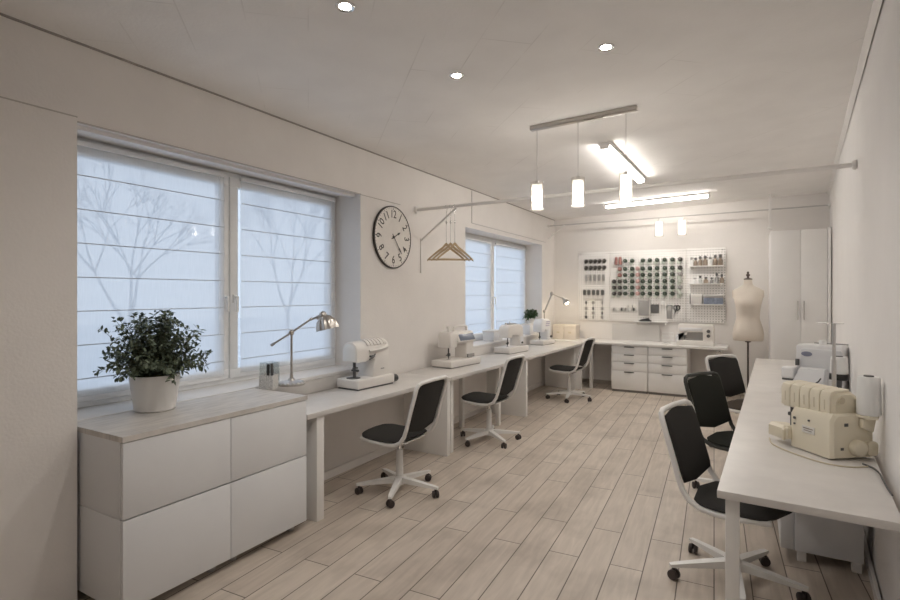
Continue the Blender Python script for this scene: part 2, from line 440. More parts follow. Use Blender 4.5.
def blind(y0, y1, z0, z1, rods, label):
    x = XL-.268
    t = thing('roman_blind', label, 'blind', (x, y0, z0), group='sheer roman blinds')
    L_, H_ = y1-y0, z1-z0
    hd = MB(); hd.span((-.012, 0, H_-.03), (.012, L_, H_), .003); hd.build('head_rail', 'pvc', t)
    c = MB(); n = 44; rows = []
    zs = sorted(set([0, H_-.02]+[r for r in rods]+[i*H_/n for i in range(1, n)]))
    for z in zs:
        if z > H_-.02: continue
        dd = min((abs(z-r) for r in rods), default=1)
        rows.append((z, .004*math.exp(-(dd/.02)**2)))
    rings = [[(o, 0, z) for z, o in rows], [(o, L_*.5, z) for z, o in rows], [(o, L_, z) for z, o in rows]]
    t2 = bmesh.new(); vs = [[t2.verts.new(p) for p in r] for r in rings]
    for a, bb in zip(vs, vs[1:]):
        for i in range(len(a)-1): t2.faces.new((a[i], bb[i], bb[i+1], a[i+1]))
    c._take(t2); c.build('blind_cloth', 'blind', t, smooth=80)
    for r in rods:
        q = MB(); q.tube([(.009, .01, r), (.009, L_-.01, r)], .0032, 6); q.build('blind_rod', 'rod', t)
    q = MB(); q.tube([(.012, L_-.05, H_-.02), (.012, L_-.05, .3)], .0015, 5); q.build('pull_cord', 'pvc', t)
ym = (W1[0]+W1[1])/2
r1 = [2.235-.196*i-.955 for i in range(7)]; r1 = [r for r in r1 if r > .03]
blind(W1[0]+.05, ym-.055, .955, 2.435, r1, 'sheer white folded blind on left leaf of near window, behind the plant')
blind(ym+.085, W1[1]-.05, .955, 2.435, r1, 'sheer white folded blind on right leaf of near window, behind the reading lamp')
ym2 = (W2[0]+W2[1])/2
r2 = [2.13-.2*i-1.02 for i in range(6)]; r2 = [r for r in r2 if r > .03]
blind(W2[0]+.07, ym2-.065, 1.02, 2.33, r2, 'sheer white folded blind on left leaf of far window, right of the clothes hangers')
blind(ym2+.09, W2[1]-.07, 1.02, 2.33, r2, 'sheer white folded blind on right leaf of far window, nearest the pegboards')

# outside
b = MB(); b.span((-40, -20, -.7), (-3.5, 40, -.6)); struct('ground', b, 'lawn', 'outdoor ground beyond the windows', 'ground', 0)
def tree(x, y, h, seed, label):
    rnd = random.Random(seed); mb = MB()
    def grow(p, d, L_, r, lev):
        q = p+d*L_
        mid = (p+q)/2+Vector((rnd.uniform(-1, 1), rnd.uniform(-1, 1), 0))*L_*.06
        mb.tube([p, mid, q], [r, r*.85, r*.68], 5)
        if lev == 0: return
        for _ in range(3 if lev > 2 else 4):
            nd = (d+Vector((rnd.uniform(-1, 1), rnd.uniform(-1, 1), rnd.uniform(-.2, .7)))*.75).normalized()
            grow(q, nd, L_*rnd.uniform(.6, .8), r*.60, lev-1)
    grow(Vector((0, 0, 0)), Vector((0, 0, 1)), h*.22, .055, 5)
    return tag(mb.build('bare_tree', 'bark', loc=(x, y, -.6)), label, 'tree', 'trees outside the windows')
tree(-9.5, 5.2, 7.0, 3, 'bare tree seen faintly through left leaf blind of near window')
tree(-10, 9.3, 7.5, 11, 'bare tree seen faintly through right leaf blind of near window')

# ------------------------------------------------------------------ near sideboard: four cabinet units and worktop
CX = -2.55; CZ0, CZM, CZ1 = .052, .486, .853
def cabinet(y0, y1, z0, z1, label, feet):
    t = thing('cabinet_unit', label, 'cabinet', ((-3.0+CX)/2, (y0+y1)/2, 0), group='white sideboard units under the near window')
    cx, cy = (-3.0+CX)/2, (y0+y1)/2
    f = lambda p: (p[0]-cx, p[1]-cy, p[2])
    b = MB(); b.span(f((-3.07, y0, z0)), f((CX-.021, y1, z1)), .0015); b.build('body', 'cab', t)
    b = MB(); b.span(f((CX-.019, y0+.002, z0+.003)), f((CX, y1-.002, z1-.003)), .002); b.build('door', 'cab', t)
    if feet:
        for x in (-2.98, CX-.08):
            for y in (y0+.07, y1-.07):
                b = MB(); b.cyl(f((x, y, 0)), f((x, y, z0)), .024, .026, 16); b.build('foot', 'mgrey', t)
    return t
YA, YM, YZ = 1.364, 1.954, 2.536
cabinet(YA, YM, CZ0, CZM-.001, 'lower white flat-front cabinet unit below the potted plant, nearest the camera', True)
cabinet(YM, YZ, CZ0, CZM-.001, 'lower white flat-front cabinet unit beside the first desk leg', True)
cabinet(YA, YM, CZM+.001, CZ1, 'upper white flat-front cabinet unit directly under the potted plant', False)
cabinet(YM, YZ, CZM+.001, CZ1, 'upper white flat-front cabinet unit under the metal reading lamp', False)
b = MB(); b.prism([(-3.085, YA-.002), (CX+.004, YA-.002), (CX+.004, YZ+.003), (-3.085, YZ+.003)], 'z', CZ1+.0005, .880)
tag(b.build('worktop', 'board'), 'greyed oak worktop lying across the white sideboard units', 'worktop')

# ------------------------------------------------------------------ desks on the left
def FX(y): return -2.552+.0262*(y-2.55)
DT = .75
def left_desk(y0, y1, label, near_panel, posts):
    cy = (y0+y1)/2
    t = thing('desk', label, 'desk', (-2.8, cy, 0), group='white desks along the window wall')
    f = lambda x, y: (x+2.8, y-cy)
    b = MB(); b.prism([f(-3.075, y0), f(FX(y0), y0), f(FX(y1), y1), f(-3.075, y1)], 'z', DT-.036, DT, .002)
    b.build('desk_top', 'deskt', t)
    for y in ([y0+.125] if near_panel else [])+[y1-.03]:
        b = MB(); x0, yy = f(-3.02, y); x1, _ = f(FX(y)-.012, y)
        b.span((x0, yy-.030, 0), (x1, yy+(.040 if y < 3 else .027), DT-.037), .002); b.build('side_panel', 'deskb', t)
    for px, py in posts:
        x0, yy = f(px, py)
        b = MB(); b.box((x0, yy, (DT-.037)/2), (.05, .05, DT-.037), .003); b.build('leg', 'deskb', t)
    b = MB(); x0, a = f(-3.05, y0+.06); _, c = f(0, y1-.06)
    b.span((x0, a, .60), (x0+.02, c, DT-.037)); b.build('modesty_rail', 'deskb', t)
    return t
left_desk(2.545, 4.385, 'white desk with marbled top next to the sideboard, first along window wall', True, [])
left_desk(4.389, 6.27, 'white desk with marbled top below the clock and hangers, middle of window wall', False, [(FX(4.42)-.06, 4.46), (-2.93, 5.37), (-2.60, 5.66)])
left_desk(6.274, 8.53, 'white desk with marbled top under the far window, last of three along window wall', False, [(-2.5, 8.35)])

b = MB(); b.span((XL+.0005, 2.545, DT+.0005), (XL+.011, 3.735, .853), .002)
tag(b.build('desk_upstand', 'deskt'), 'pale upstand strip along the wall behind the ribbed sewing machine', 'upstand')

# back worktop with drawer units
BT = .775
b = MB(); b.span((-3.07, 8.535, BT-.036), (-.31, 9.13, BT), .002)
t = thing('back_desk', 'long white worktop over drawer units below the pegboards', 'desk', (-1.6, 8.83, 0))
for v in b.bm.verts: v.co -= Vector((-1.6, 8.83, 0))
b.build('desk_top', 'deskb', t)
for x in (-2.3, -.42):
    b = MB(); b.box((x+1.6, -.14 if x < -1 else 0.1, (BT-.037)/2), (.05, .05, BT-.037), .003); b.build('leg', 'deskb', t)
b = MB(); b.span((-.42+1.56, -.2, BT-.1), (-.42+1.64, .2, BT-.037), .004); b.build('bracket', 'chrome', t)
def drawer_unit(x0, x1, label):
    cx = (x0+x1)/2; w = x1-x0
    t = thing('drawer_unit', label, 'drawer unit', (cx, 8.84, 0), group='drawer units under the back worktop')
    b = MB(); b.span((-w/2, -.258, .035), (w/2, .27, BT-.037), .002); b.build('body', 'white', t)
    b = MB(); b.span((-w/2+.01, -.25, 0), (w/2-.01, .26, .036)); b.build('plinth', 'cabin', t)
    zs = [.042, .335, .475, .605, BT-.045]
    for k in range(4):
        b = MB(); b.span((-w/2+.006, -.279, zs[k]+.003), (w/2-.006, -.26, zs[k+1]-.003), .002); d = b.build('drawer', 'white', t)
        b = MB(); b.span((-.075, -.298, zs[k+1]-.022), (.075, -.278, zs[k+1]-.010), .003); b.build('handle', 'dgrey', d)
drawer_unit(-1.95, -1.398, 'white four-drawer unit under back worktop, closest to the window wall')
drawer_unit(-1.394, -.84, 'white four-drawer unit under back worktop, closest to the dress form')

# ------------------------------------------------------------------ right desks
def RX(y): return -.125+.0325*(y-2.437)
RT = .74
def right_desk(y0, y1, label, legs):
    cy = (y0+y1)/2; cx = .2
    t = thing('desk', label, 'desk', (cx, cy, 0), group='white desks along the right wall')
    f = lambda x, y: (x-cx, y-cy)
    b = MB(); b.prism([f(RX(y0), y0), f(XR(y0)-.022, y0-(.03 if y0 < 3 else 0)), f(XR(y1)-.022, y1), f(RX(y1), y1)], 'z', RT-.032, RT, .002)
    b.build('desk_top', 'deskt', t)
    for x, y in legs:
        lx, ly = f(x, y); b = MB(); b.box((lx, ly, (RT-.033)/2), (.052, .052, RT-.033), .004); b.build('leg', 'deskb', t)
right_desk(2.43, 5.06, 'white desk with marbled top carrying the cream overlocker, nearest on the right', [(-.07, 2.49), (.0, 5.0), (.6, 5.0)])
right_desk(5.064, 7.66, 'white desk with marbled top carrying the grey-white overlocker, far end of the right wall', [(.02, 5.13), (.6, 5.13), (.09, 7.58), (.76, 7.58)])
# low cabinet under right desk
t = thing('low_cabinet', 'small white cabinet on short feet under the nearest right desk', 'cabinet', (.36, 3.86, 0))
b = MB(); b.span((-.145, -.22, .06), (.175, .22, .60), .003); b.build('body', 'cab', t)
b = MB(); b.span((-.215, -.215, .06), (-.147, .215, .60), .004); b.build('door', 'cab', t)
for x in (-.11, .145):
    for y in (-.19, .19):
        b = MB(); b.box((x, y, .03), (.045, .045, .06), .004); b.build('foot', 'trim', t)

# ------------------------------------------------------------------ wardrobe
t = thing('wardrobe', 'tall white two-door wardrobe in the far right corner', 'wardrobe', (.55, 8.68, 0))
x0, x1 = .215-.55, .845-.55
b = MB(); b.span((x0, -.35, 0), (x1, .45, 2.40), .003); b.build('body', 'white', t)
xm = (x0+x1)/2+.03
for k, (a, c) in enumerate(((x0+.003, xm-.002), (xm+.002, x1-.003))):
    b = MB(); b.span((a, -.372, .06), (c, -.352, 2.395), .002); d = b.build('door', 'white', t)
    hx = c-.032 if k == 0 else a+.032
    b = MB(); b.cyl((hx, -.400, 1.21), (hx, -.400, 1.46), .007, None, 10)
    for z in (1.23, 1.44): b.cyl((hx, -.372, z), (hx, -.4, z), .005, None, 8)
    b.build('handle', 'alu', d)
b = MB(); b.span((x1+.002, -.39, 0), (x1+.040, .40, 2.41), .002); b.build('filler_panel', 'white', t)

# ------------------------------------------------------------------ office chairs
def chair(label, loc, rotz, base_deg, seat_m='fabric', back_m='fabric', fr='chairw'):
    t = thing('office_chair', label, 'chair', loc, rotz, 'swivel chairs')
    # frame: one bent tube J - top - J
    side = [(.225, .437), (.10, .424), (-.02, .418), (-.10, .425), (-.155, .452), (-.19, .50), (-.212, .56), (-.245, .68), (-.282, .80), (-.300, .862)]
    hw = .212
    pts = [(x, -hw if x < .15 else -hw+.02, z) for x, z in side]
    pts += [(-.310, -hw+.012, .888), (-.318, -hw+.05, .902), (-.322, 0, .906), (-.318, hw-.05, .902), (-.310, hw-.012, .888)]
    pts += [(x, hw if x < .15 else hw-.02, z) for x, z in reversed(side)]
    f = MB(); f.tube(pts, .0150, 10); f.build('frame', fr, t)
    def pad(path, hwf, th, curve):
        rings = []
        n = len(path)
        for i, (x, z) in enumerate(path):
            a = path[max(i-1, 0)]; c = path[min(i+1, n-1)]
            tx, tz = c[0]-a[0], c[1]-a[1]; l = math.hypot(tx, tz); nx, nz = -tz/l, tx/l
            s = i/(n-1); w = hwf(s); tt = th*min(1, .35+3*min(s, 1-s)*2)
            ring = []
            for k in range(20):
                an = 2*PI*k/20; u = math.copysign(abs(math.cos(an))**.55, math.cos(an)); v = math.copysign(abs(math.sin(an))**.8, math.sin(an))
                off = curve*(u*u)*(w/.2)**2+v*tt
                ring.append((x+nx*off, u*w, z+nz*off))
            rings.append(ring)
        m = MB(); m.loft(rings); return m
    rw = lambda s: .204*(1-abs(2*s-1)**16)**.5+.002
    sp = [(.272-.447*i/14,   .456+.010*(abs(i/14-.55)**2)*4-.012*(i < 1)) for i in range(15)]
    pad(sp, lambda s: max(.02, .228*(1-abs(2*s-1)**6)**.5*(1-.05*(1-s))), .019, .010).build('seat', seat_m, t)
    sh = MB(); sh.loft([[(x, u*.19*(1-abs(2*i/8-1)**4*.3), .432+h) for u, h in ((-1, .002), (1, .002), (1, -.008), (-1, -.008))] for i, x in enumerate([.21-.36*k/8 for k in range(9)])])
    sh.build('seat_shell', fr, t)
    bp = [(-.198-.121*(i/14)**1.1, .500+.398*i/14) for i in range(15)]
    pad(bp, rw, .015, -.020).build('backrest', back_m, t)
    m = MB(); m.box((0, 0, .405), (.18, .16, .03), .008); m.box((.02, -.13, .40), (.02, .12, .012), .004); m.build('tilt_mechanism', 'mgrey', t)
    m = MB(); m.cyl((0, 0, .33), (0, 0, .40), .014); m.build('gas_lift', 'chrome', t)
    m = MB(); m.cyl((0, 0, .085), (0, 0, .33), .030, .026, 20, .003); m.cyl((0, 0, .06), (0, 0, .125), .042, .038, 20, .006); m.build('column', 'chairw', t)
    for k in range(5):
        a = R(base_deg)-rotz+2*PI*k/5; c, s = math.cos(a), math.sin(a)
        def P(r, w, z): return (r*c-w*s, r*s+w*c, z)
        l = MB(); l.loft([[P(r, w*y, z0 if h == 0 else z1) for y, h in ((-1, 0), (1, 0), (1, 1), (-1, 1))] for r, w, z0, z1 in ((.03, .024, .075, .118), (.17, .021, .073, .104), (.305, .017, .068, .088), (.335, .013, .068, .084))])
        lo = l.build('leg', 'chairw', t, smooth=25)
        l = MB(); q = a+.7
        cc, ss = math.cos(q), math.sin(q)
        bx, by = .315*c, .315*s
        for sgn in (-1, 1):
            l.cyl((bx+cc*.005*sgn-ss*0, by+ss*.005*sgn, .027), (bx+cc*.024*sgn, by+ss*.024*sgn, .027), .027, None, 18, .005)
        l.cyl((bx, by, .03), (bx, by, .070), .009)
        l.build('caster', 'caster', lo)
    return t
chair('white-framed chair with charcoal seat at first desk, nearest on the left', (-2.40, 3.38, 0), R(180), 5)
chair('white-framed chair with charcoal seat at middle desk of the window wall', (-2.41, 5.02, 0), R(178), 36)
chair('white-framed chair with charcoal seat at far desk, closest to the drawer units', (-2.34, 7.60, 0), R(176), 65)
chair('white-framed chair with charcoal back and seat pushed under near end of right desk', (-.085, 3.22, 0), R(-15), -10)
chair('all-dark olive swivel chair directly behind the nearest chair at the right desk', (-.085, 4.52, 0), R(-30), 20, 'fabrico', 'fabrico', 'frame_d')
chair('chair with brown-grey seat beside the dress form, furthest at the right desk', (-.035, 5.95, 0), R(-38), 40, 'fabricb', 'fabric')

# ------------------------------------------------------------------ sewing machines
def rr(x0, x1, z0, z1, r, n=5, rs=None):
    """rounded rectangle outline; rs = radii for (bl, br, tr, tl)"""
    rs = rs or (r, r, r, r); out = []
    for (cx, cz, a0), q in zip(((x0, z0, 180), (x1, z0, 270), (x1, z1, 0), (x0, z1, 90)), rs):
        ox = cx+q if a0 in (180, 90) else cx-q; oz = cz+q if a0 in (180, 270) else cz-q
        if q < 1e-5: out.append((cx, cz)); continue
        for k in range(n+1):
            a = R(a0+90*k/n); out.append((ox+q*math.cos(a), oz+q*math.sin(a)))
    return out
def c_shape(x0, x1, zb, zt, arm, col, r):
    """outline of a sewing machine seen from the front: pillar on the right, arm reaching left"""
    o = [(x1-col, zb), (x1, zb)]
    for k in range(7): a = R(90*k/6); o.append((x1-r+r*math.cos(a), zt-r+r*math.sin(a)))
    for k in range(7): a = R(90+90*k/6); o.append((x0+r+r*math.cos(a), zt-r+r*math.sin(a)))
    o.append((x0, zt-arm)); o.append((x0+.11, zt-arm-.004)); o.append((x0+.125, zt-arm+.03)); o.append((x1-col-.03, zt-arm+.03))
    for k in range(4): a = R(90-90*k/3); o.append((x1-col-.03+.03*math.cos(a), zt-arm+.03*math.sin(a)))
    return o
def needle(t, x, y, z0, z1):
    b = MB(); b.cyl((x, y, z0+.02), (x, y, z1), .007, None, 10); b.cyl((x, y, z0+.006), (x, y, z0+.02), .003, None, 8)
    b.box((x, y-.004, z0+.05), (.022, .022, .03), .003); b.tube([(x-.03, y+.006, z0+.045), (x, y+.006, z0+.05), (x+.035, y+.006, z0+.042)], .005, 6)
    b.build('needle_bar', 'dgrey', t)
    b = MB(); b.box((x, y, z0+.004), (.05, .014, .006), .002); b.build('presser_foot', 'chrome', t)

# 1: white machine with ribbed top
T1 = thing('sewing_machine', 'white sewing machine with ribbed top and rounded end on first desk', 'sewing machine', (-2.91, 3.60, DT), R(86), 'sewing machines along the window wall')
b = MB(); b.prism(rr(-.22, .22, .012, .085, .012), 'y', -.115, .115, .008); b.build('base', 'mach', T1)
b = MB(); b.span((-.21, -.105, 0), (.21, .105, .014)); b.build('base_pad', 'dgrey', T1)
ring = lambda x, w, z0, z1, e: [(x, w*math.copysign(abs(math.cos(2*PI*k/24))**e, math.cos(2*PI*k/24)), (z0+z1)/2+(z1-z0)/2*math.copysign(abs(math.sin(2*PI*k/24))**e, math.sin(2*PI*k/24))) for k in range(24)]
def head_ring(x, w, z0, z1):
    o = [(x, -w, z0), (x, w, z0)]
    for k in range(15):
        a = PI*k/14; o.append((x, w*math.cos(a), z1-w+w*1.0*math.sin(a)))
    return o
b = MB(); b.loft([head_ring(-.196, .070, .225, .375), head_ring(-.19, .078, .222, .384), head_ring(-.09, .080, .222, .388), head_ring(-.07, .080, .23, .388), head_ring(.17, .078, .245, .392), head_ring(.195, .070, .25, .388)])
b.build('head', 'mach', T1)
b = MB(); b.loft([head_ring(-.199, .06, .232, .366), head_ring(-.193, .069, .227, .374)]); b.build('end_cap', 'whitet', T1)
b = MB(); b.prism([(-.02, .08), (.20, .08), (.19, .30), (.17, .32), (.02, .30)], 'y', -.085, .085, .012); b.build('pillar', 'mach', T1)
for k in range(6):
    x = -.055+.04*k
    b = MB(); o = []
    for dx in (-.0145, .0145):
        o.append([(x+dx, .089*math.cos(PI*q/12), .312+.089*math.sin(PI*q/12)) for q in range(2, 11)]+[(x+dx, .0-.06*math.cos(PI*q/8), .312+.04*math.sin(PI*q/8)) for q in range(0, 9)])
    b.loft(o); b.build('rib', 'mach', T1)
b = MB(); b.tube([(-.06, -.085, .305), (.05, -.098, .312), (.16, -.09, .325)], .012, 8); b.build('handle_bar', 'mach', T1)
b = MB(); b.box((-.03, -.09, .26), (.05, .02, .018), .004); b.tube([(-.06, -.085, .235), (-.03, -.1, .25), (.0, -.095, .275)], .006, 6); b.build('thread_guide', 'dgrey', T1)
b = MB(); b.cyl((-.15, 0, .085), (-.15, 0, .090), .055, None, 24); b.build('needle_plate', 'dgrey', T1)
b = MB(); b.cyl((-.15, -.01, .09), (-.15, -.01, .225), .012, None, 10); b.box((-.15, -.02, .15), (.02, .07, .018), .004); b.box((-.15, -.02, .17), (.05, .02, .012), .004); b.build('needle_bar', 'dgrey', T1)
b = MB(); b.box((.10, -.0865, .145), (.04, .002, .008)); b.build('badge', 'mgrey', T1)
b = MB(); b.cyl((.228, -.075, .040), (.285, -.075, .040), .034, .032, 18, .006); b.build('handwheel', 'black', T1)

T1.scale = (1.06, 1.08, 1.03)
# 2: machine with lcd screen
T2 = thing('sewing_machine', 'white sewing machine with grey screen and top handle below the hangers', 'sewing machine', (-2.875, 5.15, DT), R(84), 'sewing machines along the window wall')
b = MB(); b.prism(rr(-.25, .25, .010, .075, .012), 'y', -.12, .12, .008); b.build('base', 'mach', T2)
b = MB(); b.span((-.24, -.11, 0), (.24, .11, .012)); b.build('base_pad', 'mgrey', T2)
b = MB(); b.prism(c_shape(-.205, .19, .075, .355, .155, .13, .04), 'y', -.075, .075, .018, 3); b.build('body', 'mach', T2)
b = MB(); b.prism([(-.100, .250), (-.058, .352), (.06, .352), (.06, .250)], 'x', -.10, .188, .006); b.build('screen_housing', 'mach', T2)
b = MB(); b.box((.05, -.0835, .302), (.245, .006, .082), .003, rot=(R(-24), 0, 0)); b.build('screen', 'screen', T2)
b = MB(); b.tube([(-.05, 0, .35), (-.045, 0, .395), (.02, 0, .405), (.12, 0, .405), (.165, 0, .395), (.17, 0, .35)], .013, 8); b.build('carry_handle', 'mach', T2)
b = MB(); b.cyl((-.13, 0, .35), (-.13, 0, .395), .012, .009); b.cyl((-.13, 0, .39), (-.13, 0, .408), .024, .02); b.build('spool_cap', 'mach', T2)
b = MB(); b.cyl((.19, 0, .25), (.225, 0, .25), .045, .042, 20, .006); b.build('handwheel', 'mach', T2)
b = MB(); b.box((.12, -.083, .10), (.11, .02, .035), .006); b.build('accessory_tray', 'mgrey', T2)
T2.scale = (1.18, 1.15, 1.08)
needle(T2, -.145, -.01, .075, .205)

# 3: rounded machine
T3 = thing('sewing_machine', 'cream-white sewing machine with rounded head under left leaf of far window', 'sewing machine', (-2.86, 6.67, DT), R(84), 'sewing machines along the window wall')
b = MB(); b.prism(rr(-.27, .27, .010, .085, .012), 'y', -.125, .125, .008); b.build('base', 'mach', T3)
b = MB(); b.span((-.26, -.115, 0), (.26, .115, .012)); b.build('base_pad', 'mgrey', T3)
b = MB(); b.prism(c_shape(-.225, .20, .085, .385, .175, .12, .085), 'y', -.08, .08, .025, 3); b.build('body', 'mach', T3)
b = MB(); b.box((-.02, 0, .392), (.20, .07, .014), .005); b.build('lid', 'mgrey', T3)
b = MB(); b.cyl((-.12, .02, .38), (-.12, .02, .41), .014); b.cyl((.0, .03, .39), (.0, .03, .425), .006); b.build('spool_pin', 'mach', T3)
b = MB(); b.cyl((.20, 0, .29), (.235, 0, .29), .05, .046, 20, .006); b.build('handwheel', 'mach', T3)
b = MB(); b.span((.09, -.084, .11), (.19, -.078, .215), .003); b.build('front_panel', 'mach2', T3)
b = MB(); b.cyl((.14, -.084, .13), (.14, -.1, .13), .013); b.build('reverse_lever', 'dgrey', T3)
needle(T3, -.13, -.01, .085, .215)

# 4: lilac printed machine
T4 = thing('sewing_machine', 'white sewing machine with lilac print beside the small plant, under far window', 'sewing machine', (-2.895, 7.99, DT), R(84), 'sewing machines along the window wall')
b = MB(); b.prism(rr(-.21, .21, .010, .075, .012), 'y', -.12, .12, .008); b.build('base', 'mach', T4)
b = MB(); b.span((-.20, -.11, 0), (.20, .11, .012)); b.build('base_pad', 'mgrey', T4)
b = MB(); b.prism(c_shape(-.185, .16, .075, .405, .20, .12, .10), 'y', -.08, .08, .025, 3); b.build('body', 'mach2', T4)
for k in range(3):
    b = MB(); b.box((.02+.01*k, -.081, .30+.03*k), (.13, .004, .012), .001); b.build('print_stripe', 'lilac', T4)
b = MB(); b.cyl((.16, 0, .28), (.19, 0, .28), .046, .042, 20, .006); b.build('handwheel', 'mach2', T4)
b = MB(); b.cyl((.13, -.08, .12), (.13, -.1, .12), .02); b.build('stitch_dial', 'dgrey', T4)
needle(T4, -.12, -.01, .075, .21)

# 5: machine on the back worktop
T5 = thing('sewing_machine', 'boxy off-white sewing machine with two dark knobs on the back worktop', 'sewing machine', (-.735, 8.76, BT), R(0))
b = MB(); b.prism(rr(-.26, .25, .0, .075, .010), 'y', -.12, .12, .006); b.build('base', 'mach', T5)
b = MB()
o = [(.10, .07), (.25, .07), (.25, .30), (.235, .315), (-.225, .315), (-.24, .30), (-.24, .15), (-.10, .15), (-.09, .235), (.10, .235)]
b.prism([(.10, .07), (.25, .07), (.25, .295), (.235, .312), (-.22, .312), (-.235, .295), (-.235, .07), (-.225, .07), (-.225, .155), (-.12, .155), (-.115, .20), (.10, .20)], 'y', -.09, .09, .010); b.build('body', 'mach', T5)
b = MB(); b.span((-.225, -.097, .215), (.09, -.088, .265), .003); b.build('front_plate', 'mach2', T5)
b = MB(); b.span((-.22, -.06, .075), (.10, -.055, .20)); b.build('back_plate', 'mgrey', T5)
b = MB(); b.span((-.23, -.085, .295), (.245, .085, .322), .008); b.build('lid', 'mach', T5)
for z in (.15, .22):
    b = MB(); b.cyl((.175, -.088, z), (.175, -.11, z), .026, .022, 18, .003); b.build('knob', 'dgrey', T5)
needle(T5, -.15, -.07, .075, .155)

# grey-white overlocker on right desk
T6 = thing('overlocker', 'grey-white overlocker with oval badge on the right desk behind the cream one', 'sewing machine', (.50, 5.45, RT), R(-20))
T6.scale = (.86, .86, .98)
b = MB(); b.prism(rr(-.19, .21, .09, .385, .03), 'y', -.05, .13, .016, 3); b.build('body', 'mach2', T6)
b = MB(); b.span((-.20, -.12, 0), (.21, .13, .10), .012); b.build('base', 'mach2', T6)
b = MB(); b.prism(rr(-.14, .20, .05, .35, .025), 'y', -.085, -.048, .010); b.build('front_panel', 'machg', T6)
b = MB(); b.lathe([(.036, 0), (.038, .003), (.03, .005)], (-.085, -.086, .305), 24, (R(90), 0, R(0)), 1.25, .55); b.build('badge', 'logo', T6)
b = MB(); b.loft([[(-.17, y, z) for y, z in ((-.21, .02), (-.09, .02), (-.09, .10), (-.19, .085))], [(-.13, y, z) for y, z in ((-.22, .02), (-.09, .02), (-.09, .19), (-.15, .18))], [(.08, y, z) for y, z in ((-.22, .02), (-.09, .02), (-.09, .19), (-.15, .18))], [(.10, y, z) for y, z in ((-.20, .02), (-.09, .02), (-.09, .16), (-.14, .15))]])
b.build('looper_cover', 'machg', T6)
b = MB(); b.box((-.225, -.12, .135), (.11, .14, .10), .02, 3); b.build('cloth_plate', 'mach2', T6)
b = MB(); b.box((-.225, -.12, .078), (.10, .12, .016), .004); b.build('plate_rim', 'dgrey', T6)
b = MB(); b.cyl((-.165, -.09, .20), (-.165, -.09, .255), .018); b.build('needle_clamp', 'dgrey', T6)
b = MB(); b.cyl((.02, .03, .38), (.02, .03, .425), .03, .035, 16, .005); b.build('cap_knob', 'whitet', T6)
b = MB(); b.tube([(-.06, .06, .395), (.22, .06, .395)], .006, 8); b.build('handle_bar', 'mgrey', T6)
b = MB(); b.tube([(.02, -.21, .07), (.05, -.225, .09), (.07, -.225, .12)], .006, 6); b.build('lever', 'dgrey', T6)

# thread stand with cone behind the cream overlocker
t = thing('thread_stand', 'black thread holder on a slim rod between the two overlockers', 'thread holder', (.565, 4.85, RT))
b = MB(); b.box((0, 0, .01), (.13, .13, .02), .004); b.build('base', 'mach2', t)
b = MB(); b.cyl((0, 0, .02), (0, 0, .17), .012, .02, 12); b.build('rod', 'dgrey', t)
b = MB(); b.cyl((0, 0, .17), (0, 0, .215), .062, .060, 24, .004); b.build('holder_cup', 'black', t)
def cone(r0, r1, h, label, loc):
    t = thing('thread_cone', label, 'thread cone', loc, group='white thread cones on the right desk')
    b = MB(); b.lathe([(r0*.94, 0), (r0, .006), (r0*.99, h*.3), ((r0+r1)/2, h*.6), (r1, h-.008), (r1*.94, h)], seg=28); b.build('thread', 'whitet', t)
    b = MB(); b.cyl((0, 0, h-.002), (0, 0, h+.006), r1*.45, None, 16); b.build('core', 'dgrey', t)
cone(.056, .052, .125, 'white thread cone on black holder beside the grey-white overlocker', (.565, 4.85, RT+.216))

# cream overlocker
T7 = thing('overlocker', 'large cream overlocker with five tension slots at near end of right desk', 'sewing machine', (.318, 3.335, RT), R(-51))
b = MB()
lower = lambda x, y0, y1, z0, z1: [(x, y0, z0), (x, y1, z0), (x, y1, z1), (x, y0+.02, z1), (x, y0, z1-.03)]
b.loft([lower(-.085, -.105, .11, .012, .20), lower(-.075, -.115, .115, .006, .21), lower(.16, -.118, .115, .006, .222), lower(.175, -.105, .11, .012, .215)])
b.build('body', 'cream', T7)
b = MB()
up = lambda x, y0, y1, z0, z1: [(x, y0, z0), (x, y1, z0), (x, y1, z1-.02), (x, y1-.03, z1), (x, y0+.035, z1), (x, y0+.012, z1-.012), (x, y0, z1-.04)]
b.loft([up(-.185, -.06, .06, .215, .30), up(-.17, -.075, .075, .20, .315), up(.120, -.078, .07, .20, .322), up(.138, -.06, .06, .21, .31)])
b.build('tension_head', 'cream', T7)
for k in range(5):
    x = -.15+.062*k
    b = MB(); b.prism([(-.084, .208), (-.084, .300), (-.074, .322), (-.052, .331), (.03, .334), (.03, .32), (-.045, .315), (-.07, .29), (-.07, .208)], 'x', x-.0290, x+.0290, .003)
    d = b.build('tension_panel', 'cream', T7)
    b = MB(); b.box((x, -.0835, .258), (.006, .003, .05)); b.build('slot', 'creamd', d)
b = MB(); b.cyl((.139, -.035, .285), (.150, -.035, .285), .017, None, 16); b.build('adjuster_knob', 'creamd', T7)
for a, c in (((.172, -.05, .165), (.178, -.03, .18)), ((.172, -.07, .05), (.178, -.055, .062))):
    b = MB(); b.span(a, c); b.build('screw_cap', 'dgrey', T7)
b = MB(); b.cyl((.172, .012, .062), (.212, .012, .062), .040, .036, 26, .006); b.build('handwheel', 'cream', T7)
b = MB(); b.prism(rr(.06, .12, .02, .09, .018), 'x', .17, .20, .008); b.build('motor_cover', 'cream', T7)
b = MB(); b.loft([[(x, y, z) for y, z in ((-.14, .035), (-.03, .035), (-.03, .095), (-.12, .105), (-.14, .09))] for x in (-.205, -.09)]); b.build('cloth_plate', 'cream', T7)
